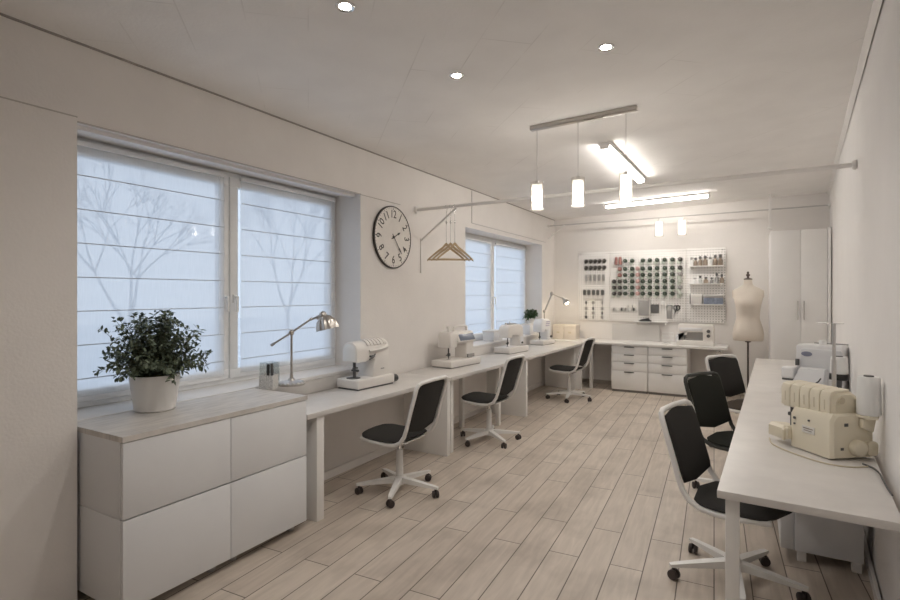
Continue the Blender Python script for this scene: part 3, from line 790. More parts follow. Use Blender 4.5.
b = MB(); b.tube([(-.10, -.135, .10), (-.09, -.15, .085), (-.09, -.15, .05), (-.10, -.14, .035)], .009, 8); b.box((-.085, -.128, .07), (.03, .03, .06), .006); b.build('looper_lever', 'cream', T7)
b = MB(); b.cyl((-.13, -.06, .11), (-.13, -.06, .20), .008); b.box((-.13, -.065, .16), (.03, .02, .02), .004); b.cyl((-.125, -.07, .10), (-.125, -.07, .15), .005); b.build('needle_bar', 'dgrey', T7)
b = MB(); b.span((.0, -.1205, .10), (.075, -.118, .135)); b.build('sticker', 'sticker', T7)
b = MB(); b.span((.008, -.1215, .121), (.067, -.1203, .126)); b.span((.012, -.1215, .110), (.06, -.1203, .114)); b.build('print', 'ink', T7)
for sx, sz, sr in ((.04, .165, .005), (-.05, .16, .007), (-.05, .13, .005)):
    b = MB(); b.cyl((sx, -.1165, sz), (sx, -.1215, sz), sr); b.build('screw', 'dgrey', T7)
b = MB(); b.prism([(.10, .035), (.165, .02), (.225, .035), (.240, .07), (.208, .112), (.09, .12)], 'z', .205, .222, .005); b.build('spool_tray', 'cream', T7)
b = MB(); b.prism([(.03, .16), (.09, .135), (.105, .20), (.03, .2045)], 'x', .176, .200, .004); b.build('tray_support', 'cream', T7)
b = MB(); b.cyl((-.045, .115, .20), (-.045, .115, .46), .011, None, 12); b.cyl((-.045, .115, .44), (-.045, .115, .655), .008, None, 12)
b.build('thread_pole', 'steel', T7)
b = MB(); b.tube([(-.045, .115, .652), (-.12, .085, .655)], .003, 6); b.tube([(-.045, .115, .652), (.0, .13, .655)], .003, 6); b.build('thread_guide', 'steel', T7)
b = MB(); b.box((.0, .115, .235), (.05, .035, .07), .005); b.build('pole_clamp', 'mgrey', T7)
cl = (Matrix.Translation(T7.location) @ Euler((0, 0, R(-51))).to_matrix().to_4x4())
cp = cl @ Vector((.188, .074, .2225))
cone(.050, .046, .185, 'tall white thread cone standing on the cream overlocker', cp)

# cable lying on the right desk
b = MB(); pts = [(.085, 3.44), (.10, 3.30), (.19, 3.16), (.30, 3.06), (.40, 3.05), (.47, 3.10)]
def smoothpath(p, n=8):
    out = []
    p = [Vector(q) for q in p]
    for i in range(len(p)-1):
        p0, p1, p2, p3 = p[max(i-1, 0)], p[i], p[i+1], p[min(i+2, len(p)-1)]
        for k in range(n):
            t_ = k/n
            out.append(.5*((2*p1)+(p2-p0)*t_+(2*p0-5*p1+4*p2-p3)*t_*t_+(3*p1-p0-3*p2+p3)*t_**3))
    out.append(p[-1]); return out
b.tube(smoothpath([(x, y, RT+.004) for x, y in pts]), .0035, 6)
tag(b.build('power_cable', 'creamd'), 'thin beige cable curling on desk around the cream overlocker', 'cable')
b = MB(); b.tube(smoothpath([(.455, 3.13, RT+.006), (.485, 3.08, RT+.006), (.496, 3.0, RT+.006), (.492, 2.9, RT+.006), (.487, 2.80, RT+.006), (.486, 2.7, RT+.006)]), .004, 6)
tag(b.build('power_cable', 'dgrey'), 'dark cable running along right wall edge of the near right desk', 'cable')

# ------------------------------------------------------------------ things on the worktops at left
def plant(label, loc, pot_r0, pot_r1, pot_h, n, spread, height, leaf_l, m, stemn, seed, cat='plant'):
    rnd = random.Random(seed)
    t = thing('potted_plant', label, cat, loc)
    b = MB(); b.lathe([(pot_r0*.92, 0), (pot_r0, .008), (pot_r1*.985, pot_h-.03), (pot_r1, pot_h-.02), (pot_r1, pot_h), (pot_r1-.01, pot_h), (pot_r1-.014, pot_h-.03), (.001, pot_h-.03)], seg=40); b.build('pot', 'pot', t)
    b = MB(); b.lathe([(.001, pot_h-.028), (pot_r1-.014, pot_h-.026), (pot_r1-.014, pot_h-.022), (.001, pot_h-.012)], seg=24); b.build('soil', 'soil', t)
    fo = bmesh.new(); st = MB()
    def leaf(p, d, up, L_):
        d = d.normalized(); s = d.cross(up)
        if s.length < 1e-3: s = d.orthogonal()
        s.normalize(); nrm = s.cross(d)
        w = L_*.24
        prof = ((0, .0, 0), (.3, .85, .03), (.6, 1, .03), (.85, .55, -.02), (1, 0, -.10))
        L0 = [p+d*L_*a+nrm*L_*c for a, _, c in prof]
        lv = [fo.verts.new(q) for q in L0]
        a1 = [fo.verts.new(L0[i]+s*w*prof[i][1]+nrm*L_*.04) for i in (1, 2, 3)]
        a2 = [fo.verts.new(L0[i]-s*w*prof[i][1]+nrm*L_*.04) for i in (1, 2, 3)]
        for a in (a1, a2):
            q = [(lv[0], lv[1], a[0]), (lv[1], lv[2], a[1], a[0]), (lv[2], lv[3], a[2], a[1]), (lv[3], lv[4], a[2])]
            for f in q: fo.faces.new(f if a is a1 else tuple(reversed(f)))
    for i in range(n):
        az = rnd.uniform(0, 2*PI); k = (i+.5)/n
        el = 1.45-.95*k                       # centre stems upright, outer ones arch over
        ln = height*(1.0-.10*k)*rnd.uniform(.82, 1.08) if k < .5 else spread*rnd.uniform(.85, 1.12)
        p = Vector((rnd.uniform(-1, 1)*pot_r1*.5, rnd.uniform(-1, 1)*pot_r1*.5, pot_h-.02))
        d = Vector((math.cos(az)*math.cos(el), math.sin(az)*math.cos(el), math.sin(el)+.25)).normalized()
        path = [p.copy()]; seg = 9
        for q in range(seg):
            d = (d+Vector((rnd.uniform(-.12, .12), rnd.uniform(-.12, .12), -.025-.10*k*k))).normalized()
            p = p+d*ln/seg; path.append(p.copy())
            if q >= 1:
                for _ in range(3 if q < seg-1 else 5):
                    aa = rnd.uniform(0, 2*PI); o = d.orthogonal().normalized(); o2 = d.cross(o)
                    out = (o*math.cos(aa)+o2*math.sin(aa))*.9+d*.55+Vector((0, 0, -.15))
                    leaf(p+Vector((rnd.uniform(-.01, .01), rnd.uniform(-.01, .01), rnd.uniform(-.01, .01))), out, Vector((rnd.uniform(-.4, .4), rnd.uniform(-.4, .4), 1)), leaf_l*rnd.uniform(.7, 1.2))
        st.tube(path, [.0026-.0017*q/seg for q in range(seg+1)], 5)
    sm = st.build('stems', 'stem', t)
    f = MB(); f._take(fo); f.build('foliage', m, t, smooth=60)
plant('bushy grey-green plant in a white pot on the sideboard by the near window', (-3.005, 1.79, .8805), .108, .132,   .205, 175, .268, .36, .034, 'leaf', 0, 5)

def desk_lamp(label, loc, rz, k, lit):
    t = thing('desk_lamp', label, 'lamp', loc, rz)
    if k == 0:
        b = MB(); b.lathe([(.098, 0), (.10, .006), (.098, .014), (.075, .026), (.03, .034), (.018, .05), (.001, .05)], seg=36)
        for q in range(16): a = 2*PI*q/16; b.ell((.082*math.cos(a), .082*math.sin(a), .016), (.016, .016, .010), 8, 6)
        b.build('base', 'nickel', t)
        b = MB(); b.cyl((0, 0, .04), (0, 0, .37), .0085, None, 14); b.cyl((0, 0, .045), (0, 0, .09), .014, .010, 14); b.build('pole', 'nickel', t)
        b = MB(); b.ell((0, 0, .385), (.020, .020, .022)); b.cyl((0, -.025, .385), (0, .025, .385), .011); b.build('joint', 'nickel', t)
        b = MB(); b.tube([(-.135, 0, .300), (0, 0, .385), (.13, 0, .475), (.185, 0, .497)], .008, 10); b.cyl((-.15, 0, .290), (-.125, 0, .306), .011); b.build('arm', 'nickel', t)
        b = MB(); b.ell((.145, 0, .484), (.014, .014, .012)); b.cyl((.185, 0, .494), (.225, 0, .504), .014, .022); b.ell((.232, 0, .51), (.030, .030, .034)); b.build('socket', 'nickel', t)
        b = MB(); ax = Matrix.Translation((.245, 0, .50)) @ Euler((0, R(-14), 0)).to_matrix().to_4x4()
        rings = []
        for r, z in ((.024, .012), (.045, -.002), (.066, -.028), (.078, -.06), (.083, -.092), (.081, -.092), (.076, -.06), (.063, -.03), (.042, -.006), (.02, .004)):
            rings.append([ax @ Vector(((r*(1+.045*math.cos(12*2*PI*q/72)))*math.cos(2*PI*q/72), (r*(1+.045*math.cos(12*2*PI*q/72)))*math.sin(2*PI*q/72), z)) for q in range(72)])
        b.loft(rings); b.build('lamp_shade', 'nickel', t, smooth=60)
    else:
        b = MB(); b.lathe([(.085, 0), (.085, .012), (.07, .022), (.015, .026), (.001, .026)], seg=28); b.build('base', 'nickel', t)
        b = MB(); b.cyl((0, 0, .02), (0, 0, .50), .009); b.build('pole', 'nickel', t)
        b = MB(); b.ell((0, 0, .51), (.022, .022, .03)); b.ell((.12, 0, .80), (.024, .024, .04)); b.build('joint', 'nickel', t)
        b = MB(); b.tube([(0, 0, .51), (.12, 0, .80)], .008, 8); b.tube([(.012, .02, .51), (.132, .02, .80)], .005, 6); b.tube([(.12, 0, .80), (.32, 0, .72)], .008, 8); b.build('arm', 'nickel', t)
        b = MB(); b.cyl((.30, 0, .735), (.335, 0, .70), .022, .026); ax = Euler((0, R(150), 0)).to_matrix().to_4x4()
        b.lathe([(.02, 0), (.035, .02), (.06, .06), (.062, .075), (.058, .075), (.03, .02), (.012, .004)], (.325, 0, .71), 24, (0, R(145), 0)); b.build('lamp_shade', 'nickel', t)
        b = MB(); b.ell((.362, 0, .66), (.030, .030, .034)); b.build('bulb', 'lampbulb_e', t)
        lamp('reading_lamp_light', 'POINT', (.37, 0, .62), 2.2, (1, .82, .55), .03, parent=t)
desk_lamp('brushed metal reading lamp with fluted shade on the sideboard by the near window', (-2.945, 2.775, .8805), R(30), 0, False)
desk_lamp('slim jointed metal lamp with lit bulb in the far left corner', (-3.00, 8.37, DT+.001), R(12), 1, True)
t = thing('pen_holder', 'square lattice-patterned pen pot beside the reading lamp', 'pen holder', (-2.985, 2.60, .8805), R(25))
b = MB()
for a, c in (((-.05, -.05, 0), (.05, -.045, .095)), ((-.05, .045, 0), (.05, .05, .095)), ((-.05, -.045, 0), (-.045, .045, .095)), ((.045, -.045, 0), (.05, .045, .095)), ((-.045, -.045, 0), (.045, .045, .005))): b.span(a, c)
b.build('pot', 'patt', t)
for i, (dx, dy, m, tl) in enumerate(((.0, -.02, 'black', .03), (.025, .01, 'dgrey', -.05))):
    b = MB(); c, s = math.cos(tl), math.sin(tl)
    b.cyl((dx, dy, .007), (dx+.15*s, dy, .007+.15), .009, None, 10); b.cyl((dx+.10*s, dy, .107), (dx+.165*s, dy, .172), .0115, .010, 10)
    o = b.build('marker_pen', m, loc=t.location, rotz=R(25)); tag(o, ('black capped marker standing upright in the lattice pen pot', 'dark grey marker leaning in the lattice pen pot')[i], 'pen', 'markers in the pen pot')
b = MB()
for a, c in (((-.06, -.04, 0), (.06, -.037, .15)), ((-.06, .037, 0), (.06, .04, .15)), ((-.06, -.037, 0), (-.057, .037, .15)), ((.057, -.037, 0), (.06, .037, .15)), ((-.057, -.037, 0), (.057, .037, .004))): b.span(a, c)
tag(b.build('acrylic_box', 'acryl', loc=(-3.16, 2.76, .8855), rotz=R(88), smooth=0), 'clear acrylic box on the sill behind the lattice pen pot', 'box')

# far window sill things
t = thing('storage_bin', 'white lidded plastic bin on sill behind the rounded sewing machine', 'bin', (-3.2, 6.80, .8855))
b = MB(); b.loft([[(x*k, y*k, z) for x, y in ((-.085, -.16), (.085, -.16), (.085, .16), (-.085, .16))] for k, z in ((.92, 0), (1, .13))]); b.build('body', 'mach2', t, smooth=20)
b = MB(); b.span((-.092, -.17, .13), (.092, .17, .15), .006); b.build('lid', 'mach', t)
t = thing('sill_box', 'white box on far window sill with a small plant on top', 'box', (-3.2, 8.22, .8855))
b = MB(); b.span((-.075, -.17, 0), (.075, .17, .155), .004); b.build('body', 'mach2', t)
b = MB(); b.span((-.079, -.174, .156), (.079, .174, .180), .004); b.build('lid', 'mach', t)
plant('small green plant in a white pot standing on the far window sill box', (-3.19, 8.24, .8855+.181), .045, .055, .085, 26, .12, .15, .042, 'leaf2', 0, 9)
for k, (x, w, lab) in enumerate(((-2.885, .19, 'cream storage box in far left corner, touching the jointed lamp'), (-2.68, .20, 'cream storage box in far left corner, under the first pegboard'))):
    t = thing('storage_box', lab, 'box', (x, 8.86, BT), group='cream boxes in the far left corner')
    b = MB(); b.span((-w/2, -.12, 0), (w/2, .12, .215), .005); b.build('body', 'linen', t)
    b = MB(); b.span((-w/2-.004, -.124, .19), (w/2+.004, .124, .25), .005); b.build('lid', 'linen', t)
    b = MB(); b.box((0, -.123, .12), (.05, .006, .03), .002); b.build('label_holder', 'creamd', t)
# wire basket, white pouch, card
t = thing('wire_basket', 'small white wire basket on back worktop left of the boxy sewing machine', 'basket', (-1.135, 8.80, BT))
b = MB()
for z in (.004, .06, .12, .175):
    b.tube([(-.075, -.06, z), (.075, -.06, z), (.075, .06, z), (-.075, .06, z)], .003, 5, closed=True)
b.build('rims', 'white', t)
b = MB()
for x in (-.075, -.045, -.015, .015, .045, .075):
    for y in (-.06, .06): b.tube([(x, y, .002), (x, y, .175)], .002, 5)
    b.tube([(x, -.06, .004), (x, .06, .004)], .002, 5)
b.build('wires', 'white', t)
b = MB(); b.prism(rr(-.10, .06, 0, .13, .02), 'y', -.06, .05, .012); b.box((-.06, 0, .15), (.03, .05, .06), .01)
tag(b.build('white_case', 'mach2', loc=(-.945+.0, 8.995, BT)), 'low white plastic case behind and left of the boxy sewing machine', 'case')
b = MB(); b.span((-.4, -.006, 0), (.36, .006, .27)); tag(b.build('card_panel', 'papers', loc=(-1.66, 9.125, BT), smooth=0), 'pale grey card panel leaning under the middle pegboard', 'panel')

# ------------------------------------------------------------------ clock
t = thing('wall_clock', 'large round aged-white wall clock with black rim between the windows', 'clock', (XL, 4.215, 2.110), R(90))
RC = .308
b = MB(); b.lathe([(RC-.02, 0), (RC, .004), (RC, .022), (RC-.005, .026), (RC-.011, .026), (RC-.011, .018), (.001, .018)], (0, 0, 0), 64, (R(90), 0, 0)); b.build('rim', 'clockr', t)
b = MB(); b.lathe([(.001, .0185), (RC-.0115, .0185), (RC-.0115, .021), (.001, .021)], (0, 0, 0), 64, (R(90), 0, 0)); b.build('face', 'clockf', t)
B = Matrix.Rotation(R(90), 4, 'X')
for h in range(1, 13):
    a = R(90-30*h); x, z = .225*math.cos(a), .225*math.sin(a)
    rot = a-PI/2 if h not in (4, 5, 6, 7, 8) else a+PI/2
    nb = MB(); nb.text(str(h), .100, Matrix.Translation((x, -.0220, z)) @ B @ Matrix.Rotation(rot, 4, 'Z') @ Matrix.Diagonal((1.0, 1.1, 1, 1)), .0008)
    nb.build('numeral', 'clockr', t, smooth=0)
nb = MB()
for k in range(60):
    a = 2*PI*k/60; l = .022 if k % 5 == 0 else .010; w = .006 if k % 5 == 0 else .003
    nb.box(((RC-.018-l/2)*math.sin(a), -.0217, (RC-.018-l/2)*math.cos(a)), (w, .001, l), rot=(0, a, 0))
nb.build('minute_marks', 'clockr', t, smooth=0)
def hand(ang, l, w, y, name):
    a = R(ang); b = MB()
    o = [(-w*.5, -.04), (w*.5, -.04), (w*.45, l*.6), (w*1.3, l*.72), (.0015, l), (-.0015, l), (-w*1.3, l*.72), (-w*.45, l*.6)]
    o = [(p*math.cos(a)+q*math.sin(a), -p*math.sin(a)+q*math.cos(a)) for p, q in o]
    b.prism(o, 'y', y-.002, y); b.build(name, 'clockr', t, smooth=0)
hand(63, .12, .010, -.027, 'hour_hand'); hand(141, .205, .008, -.030, 'minute_hand')
b = MB(); b.cyl((0, -.021, 0), (0, -.034, 0), .013); b.build('hand_pin', 'clockr', t)

# ------------------------------------------------------------------ clothes rail with hangers
t = thing('clothes_rail', 'white rail spanning the room in front of the pendant lamp, with wall brace', 'rail', (XL, 4.64, 2.438))
ye = 4.70; xe = XR(ye)-XL
b = MB(); b.tube([(.01, 0, 0), (xe-.01, ye-4.64, .036)], .017, 12); b.build('pole', 'trim', t)
for p, q in (((0, 0, 0), (.025, 0, 0)), ((xe, ye-4.64, .036), (xe-.025, ye-4.64, .036))):
    b = MB(); b.cyl(p, q, .038, .030, 20, .003); b.build('wall_flange', 'trim', t)
b = MB(); b.tube([(.012, .10, -.31), (.50, 0, -.012)], .011, 8); b.build('brace', 'trim', t)
b = MB(); b.span((0, .09, -.66), (.012, .11, -.29), .002); b.build('brace_strip', 'trim', t)
def hanger(loc, rz, label):
    t = thing('clothes_hanger', label, 'hanger', loc, rz, 'wooden hangers on the rail')
    b = MB()
    sh = lambda u: -.425-.02*u*u-.125*abs(u)**1.15
    rings = []
    for i in range(25):
        u = -1+i/12; x = .195*u; z = sh(u)+.022*math.exp(-(u/.14)**2)
        h = .032*(1-.4*abs(u)); w = .0075
        rings.append([(x, -w, z-h/2), (x, w, z-h/2), (x, w, z+h/2), (x, -w, z+h/2)])
    b.loft(rings); b.build('shoulder_bar', 'wood', t, smooth=30)
    b = MB(); b.tube([(-.178, 0, sh(.92)-.006), (.178, 0, sh(.92)-.006)], .008, 8); b.build('trouser_bar', 'wood', t)
    # steel hook swivels so that it loops square over the rail
    q = PI/2-rz; c, s_ = math.cos(q), math.sin(q); b = MB()
    pts = [(0, -.42), (0, -.15), (.004, -.075), (.014, -.055)]+[(.0245*math.cos(a), -.0245-.0035+.0245*math.sin(a)) for a in [R(-50+25*k) for k in range(0, 11)]]
    b.tube([(x*c, x*s_, z) for x, z in pts], .003, 6); b.build('hook', 'chrome', t)
    b = MB(); b.lathe([(.001, -.20), (.008, -.19), (.010, -.18), (.008, -.17), (.001, -.16)], seg=10); b.build('swivel_bead', 'chrome', t)
zr = 2.438+.036*.43/(xe)+.017+.004
hanger((-2.715, 4.645, zr), R(34), 'pale wooden hanger on the white rail, closest to the clock')
hanger((-2.665, 4.645, zr), R(38), 'pale wooden hanger on the white rail, middle of three')
hanger((-2.615, 4.645, zr), R(44), 'pale wooden hanger on the white rail, furthest from the clock')

# far rail with two lamps
Z2 = 2.735
t = thing('lamp_rail', 'thin grey rail high along the far wall carrying two glass lamps', 'rail', (XL, 8.80, Z2))
xe2 = XR(8.8)-XL
b = MB(); b.tube([(.0, 0, 0), (xe2, 0, .03)], .009, 8); b.build('pole', 'steel', t)
b = MB(); b.cyl((xe2, 0, .03), (xe2-.03, 0, .03), .03, .025, 16); b.cyl((0, 0, 0), (.03, 0, 0), .03, .025, 16); b.build('wall_flange', 'trim', t)
b = MB(); b.tube([(.01, 0, -.22), (.30, 0, 0)], .012, 8); b.build('brace', 'trim', t)
hx = .225-XL
b = MB(); b.box((hx, 0, (ZC(.225)-Z2-.25)/2), (.035, .035, ZC(.225)-Z2+.25), .003); b.box((hx, 0, -.245), (.06, .05, .03), .004); b.build('ceiling_hanger', 'trim', t)
def rail_lamp(x, label):
    t = thing('hanging_lamp', label, 'lamp', (x, 8.80, Z2+.03*(x-XL)/xe2-.0095), group='glass lamps on the far rail')
    b = MB(); b.cyl((0, 0, -.0005), (0, 0, -.035), .010); b.cyl((0, 0, -.035), (0, 0, -.055), .03, .034); b.build('clamp', 'steel', t)
    b = MB(); b.lathe([(.066, -.06), (.068, -.06), (.068, -.285), (.066, -.285), (.066, -.06)], seg=28); b.build('glass_cylinder', 'lampglass', t)
    b = MB(); b.lathe([(.001, -.056), (.05, -.058), (.056, -.07), (.056, -.255), (.05, -.265), (.001, -.266)], seg=24); b.build('frosted_core', 'bulb2_e', t)
rail_lamp(-1.267, 'lit glass cylinder lamp on far rail above the pegboards, left one')
rail_lamp(-.934, 'lit glass cylinder lamp on far rail above the pegboards, right one')

# ------------------------------------------------------------------ ceiling lights
def tilt(x): return -math.atan(.12/4.04)
t = thing('pendant_light', 'nickel bar pendant with three hanging glass cylinders', 'lamp', (-1.156, 4.07, ZC(-1.156)))
b = MB(); b.box((0, 0, -.020), (.84, .055, .034), .004, rot=(0, tilt(0), 0)); b.build('ceiling_bar', 'nickel', t)
b = MB(); b.box((.09, 0, -.0385), (.16, .02, .004), .001, rot=(0, tilt(0), 0)); b.build('name_plate', 'chrome', t)
for x in (-1.521, -1.182, -.818):
    dx = x+1.156; zc = ZC(x)-ZC(-1.156)-.035; zb = 2.236-ZC(-1.156)
    b = MB(); b.cyl((dx, 0, zc), (dx, 0, zb+.235), .0025, None, 6); co = b.build('cord', 'steel', t)
    b = MB(); b.cyl((dx, 0, zb+.20), (dx, 0, zb+.24), .020, .012, 16, .003); b.build('lamp_holder', 'chrome', co)
    b = MB(); b.lathe([(.049, 0), (.052, 0), (.052, .225), (.049, .225), (.049, 0)], (dx, 0, zb), 30); b.build('glass_cylinder', 'lampglass', t)
    b = MB(); b.lathe([(.001, .03), (.022, .032), (.032, .05), (.034, .10), (.026, .14), (.014, .15), (.001, .152)], (dx, 0, zb), 20); b.build('bulb', 'bulb_e', t)
    b = MB(); b.lathe([(.040, .012), (.041, .012), (.041, .205), (.040, .205), (.040, .012)], (dx, 0, zb), 26); b.build('frosted_sleeve', 'frostg', t)
def tube_light(p0, p1, label, em='tube_e'):
    p0, p1 = Vector(p0), Vector(p1); d = p1-p0; L_ = d.length
    rz = math.atan2(d.y, d.x); mid = (p0+p1)/2
    t = thing('tube_light', label, 'lamp', (mid.x, mid.y, (ZC(p0.x)+ZC(p1.x))/2), rz)
    tl = math.atan2(ZC(p0.x)-ZC(p1.x), L_)
    b = MB(); b.box((0, 0, -.014), (L_, .105, .024), .004, rot=(0, tl, 0)); b.build('housing', 'trim', t)
    b = MB(); b.box((0, 0, -.044), (L_-.06, .066, .034), .013, 3, rot=(0, tl, 0)); b.build('diffuser', em, t)
    for s in (-1, 1):
        b = MB(); b.box((s*(L_/2-.014), 0, -.042-s*math.tan(tl)*L_/2*1), (.028, .080, .036), .004); b.build('end_cap', 'trim', t)
tube_light((-1.95, 8.12, 0), (-.50, 8.12, 0), 'lit ceiling tube lamp running across the room above the pegboards')
tube_light((-1.17, 4.86, 0), (-1.15, 6.60, 0), 'lit ceiling tube lamp running lengthwise behind the pendant', 'tube2_e')
def downlight(x, y, label):
    t = thing('ceiling_downlight', label, 'lamp', (x, y, ZC(x)), 0, 'recessed ceiling spots')
    b = MB(); b.lathe([(.030, .002), (.030, -.004), (.043, -.008), (.047, -.004), (.047, .004)], seg=28); b.build('ring', 'chrome', t)
    b = MB(); b.lathe([(.001, .0), (.031, .0), (.031, -.003), (.001, -.003)], seg=24); b.build('lens', 'spot_e', t)
    lamp('downlight_beam', 'SPOT', (0, 0, -.03), 10.5, (1, .95, .89), .04, parent=t, spot_size=R(150), spot_blend=.9)
downlight(-1.68, 1.92, 'lit round ceiling spot nearest the camera, over the sideboard side')
downlight(-1.607, 2.88, 'lit round ceiling spot in the middle, before the pendant bar')
downlight(-.718, 3.02, 'lit round ceiling spot toward the right wall')
downlight(-.75, 1.2, 'ceiling spot above and behind the picture edge')

# ------------------------------------------------------------------ dress form
t = thing('dress_form', 'ecru dress form on a dark pole between pegboards and wardrobe', 'dress form', (-.048, 8.62, 0))
prof = [(.885, .178, .115, 0), (.90, .190, .124, 0), (.98, .197, .132, -.006), (1.06, .186, .124, -.004), (1.14, .162, .104, 0), (1.21, .145, .092, .0), (1.28, .148, .094, -.006), (1.36, .156, .112, -.020), (1.42, .168, .120, -.026), (1.48, .180, .112, -.018), (1.54, .196, .098, -.006), (1.585, .196, .082, 0), (1.615, .170, .070, .002), (1.64, .125, .062, .006), (1.665, .078, .058, .008), (1.69, .058, .054, .008), (1.73, .053, .050, .004), (1.755, .053, .050, .004)]
b = MB()
rings = []
for z, a, d, o in prof:
    ring = []
    for k in range(36):
        an = 2*PI*k/36; c, s = math.cos(an), math.sin(an)
        x = a*math.copysign(abs(c)**.9, c); y = d*math.copysign(abs(s)**.95, s)+o
        if s < 0 and 1.30 < z < 1.50: y -= .030*math.exp(-((z-1.405)/.05)**2)*(math.exp(-((abs(x)-.075)/.045)**2))
        ring.append((x, y, z))
    rings.append(ring)
b.loft(rings); b.build('torso', 'linen', t, smooth=70)
b = MB(); b.lathe([(.054, 1.755), (.054, 1.768), (.03, 1.775), (.016, 1.78), (.014, 1.80), (.026, 1.815), (.026, 1.828), (.012, 1.838), (.016, 1.855), (.010, 1.87), (.001, 1.872)], (0, .004, 0), 24); b.build('neck_finial', 'dwood', t)
b = MB(); b.cyl((0, 0, .03), (0, 0, .89), .013, None, 14); b.cyl((0, 0, .86), (0, 0, .886), .03, .05); b.build('pole', 'dwood', t)
b = MB(); b.lathe([(.17, 0), (.17, .015), (.15, .028), (.03, .040), (.001, .040)], seg=30); b.build('base', 'dwood', t)
for s in (-1, 1):
    b = MB(); b.lathe([(.04, 0), (.048, .006), (.04, .012), (.001, .012)], (s*.188, 0, 1.555), 20, (0, R(90*s), 0), 1.2, 1); b.build('arm_plate', 'linen', t)

# ------------------------------------------------------------------ pegboards
YP = YB-.03
ORD = ['first', 'second', 'third', 'fourth', 'fifth', 'sixth', 'seventh', 'eighth', 'ninth', 'tenth', 'eleventh']
def pegboard(x0, x1, z0, z1, label):
    t = thing('pegboard', label, 'pegboard', (x0, YB-.014, z0), group='white pegboards on the far wall')
    w, h = x1-x0, z1-z0
    b = MB(); b.span((0, -.016, 0), (w, 0, h), .002); b.build('perforated_panel', 'peg', t)
    for x in (.04, w-.04):
        for z in (.04, h-.04):
            b = MB(); b.cyl((x, -.016, z), (x, -.022, z), .010, None, 12); b.build('screw_cap', 'mgrey', t)
pegboard(-2.645, -2.100, 1.098, 2.285, 'narrow white pegboard nearest the window, holding small tools')
pegboard(-2.094, -.908, 1.098, 2.275, 'wide white middle pegboard holding the thread spools')
pegboard(-.902, -.350, 1.098, 2.275, 'narrow white pegboard with three small shelves, nearest the dress form')
YF = YB-.031            # front face of the boards
# spools: thread body + pin, lying along y (towards the room), tilted down slightly
def spool(kind, x, z, label, grp, m='greent', cap='paleg', s=1.):
    t = thing(kind, label, 'thread spool', (x, YF, z), group=grp)
    b = MB(); b.cyl((0, 0, 0), (0, -.085*s, .012), .004, None, 6); b.build('peg', 'steel', t)
    b = MB(); b.lathe([(.016*s, .014), (.036*s, .018), (.033*s, .05*s), (.026*s, .075*s), (.012*s, .078*s)], (0, 0, 0), 14, (R(82), 0, 0)); b.build('thread', m, t)
    b = MB(); b.lathe([(.001, -.006), (.036*s, -.004), (.037*s, .006), (.001, .012)], (-.014*s, -.03, -.034*s), 14, (R(70), 0, R(-12))); b.build('spool_foot', cap, t)
    return t
cache = {}
def put_spool(x, z, m, cap, label, grp):
    k = (m, cap)
    if k not in cache: cache[k] = spool('thread_spool', x, z, label, grp, m, cap)
    else: dup(cache[k], (x, YF, z), None, label, grp)
ROWZ = [2.10, 1.965, 1.862, 1.755, 1.652, 1.552]
cols = [(-2.022, (3, 4, 5), 'greyt', 'paleg'), (-1.930, (1, 2, 3, 4, 5), 'redt', 'paleg'), (-1.84, (0, 1, 2, 3, 4, 5), 'greent', 'whitet'), (-1.727, range(6), 'greent', 'paleg'), (-1.640, (1, 2, 3, 4, 5), 'pink', 'whitet'), (-1.560, range(6), 'greent', 'paleg'), (-1.450, range(6), 'greent', 'paleg'), (-1.339, range(6), 'greent', 'paleg'), (-1.222, range(6), 'greent', 'paleg'), (-1.106, range(6), 'greent', 'paleg'), (-.992, range(6), 'greyt', 'paleg')]
CN = dict(mgrey='grey', greent='dark green', greyt='charcoal', redt='dusty red', pink='dusty pink')
for ci, (x, rows, m, cap) in enumerate(cols):
    for r in rows:
        mm = m
        if ci == 1 and r > 2: mm = 'greyt'
        if ci == 10 and r > 1: mm = 'paleg' if r % 2 else 'mgrey'
        nm = CN.get(mm, 'pale green')
        put_spool(x, ROWZ[r], mm, cap, '%s thread spool on middle pegboard, %s row down, %s column from left' % (nm, ORD[r], ORD[ci]), 'thread spools on the middle pegboard')
# two tall red cones in the top left of the middle board
for i, x in enumerate((-1.985, -1.917)):
    t = thing('thread_cone', 'tall dusty red thread cone at top left of middle pegboard, %s one' % ('left', 'right')[i], 'thread cone', (x, YF, 2.045), group='red cones on the middle pegboard')
    b = MB(); b.lathe([(.028, 0), (.03, .006), (.022, .125), (.01, .13)], (0, -.045, 0), 16); b.build('thread', 'redt', t)
    b = MB(); b.cyl((0, 0, .06), (0, -.06, .066), .004, None, 6); b.build('peg', 'steel', t)
# left board: rows of bobbins, tools
def bobbin(x, z, label):
    t = thing('bobbin', label, 'bobbin', (x, YF, z), group='bobbins on the narrow pegboard')
    b = MB(); b.cyl((0, -.010, 0), (0, -.035, .0), .026, None, 16); b.cyl((0, -.003, 0), (0, -.010, 0), .032, None, 16); b.cyl((0, -.035, 0), (0, -.040, 0), .032, None, 16); b.ell((-.01, -.03, -.025), (.02, .012, .02), 10, 8); b.build('thread', 'greyt', t)
    b = MB(); b.cyl((0, 0, 0), (0, -.055, .004), .005, None, 6); b.build('peg', 'chrome', t)
    return t
bx = [-2.496, -2.416, -2.340, -2.266, -2.188]
b0 = None
for r, z in enumerate((2.118, 2.005)):
    for i, x in enumerate(bx):
        lab = 'dark bobbin in %s row of pegboard nearest window, %s from left' % (('top', 'second')[r], ORD[i])
        if b0 is None: b0 = bobbin(x, z, lab)
        else: dup(b0, (x, YF, z), None, lab)
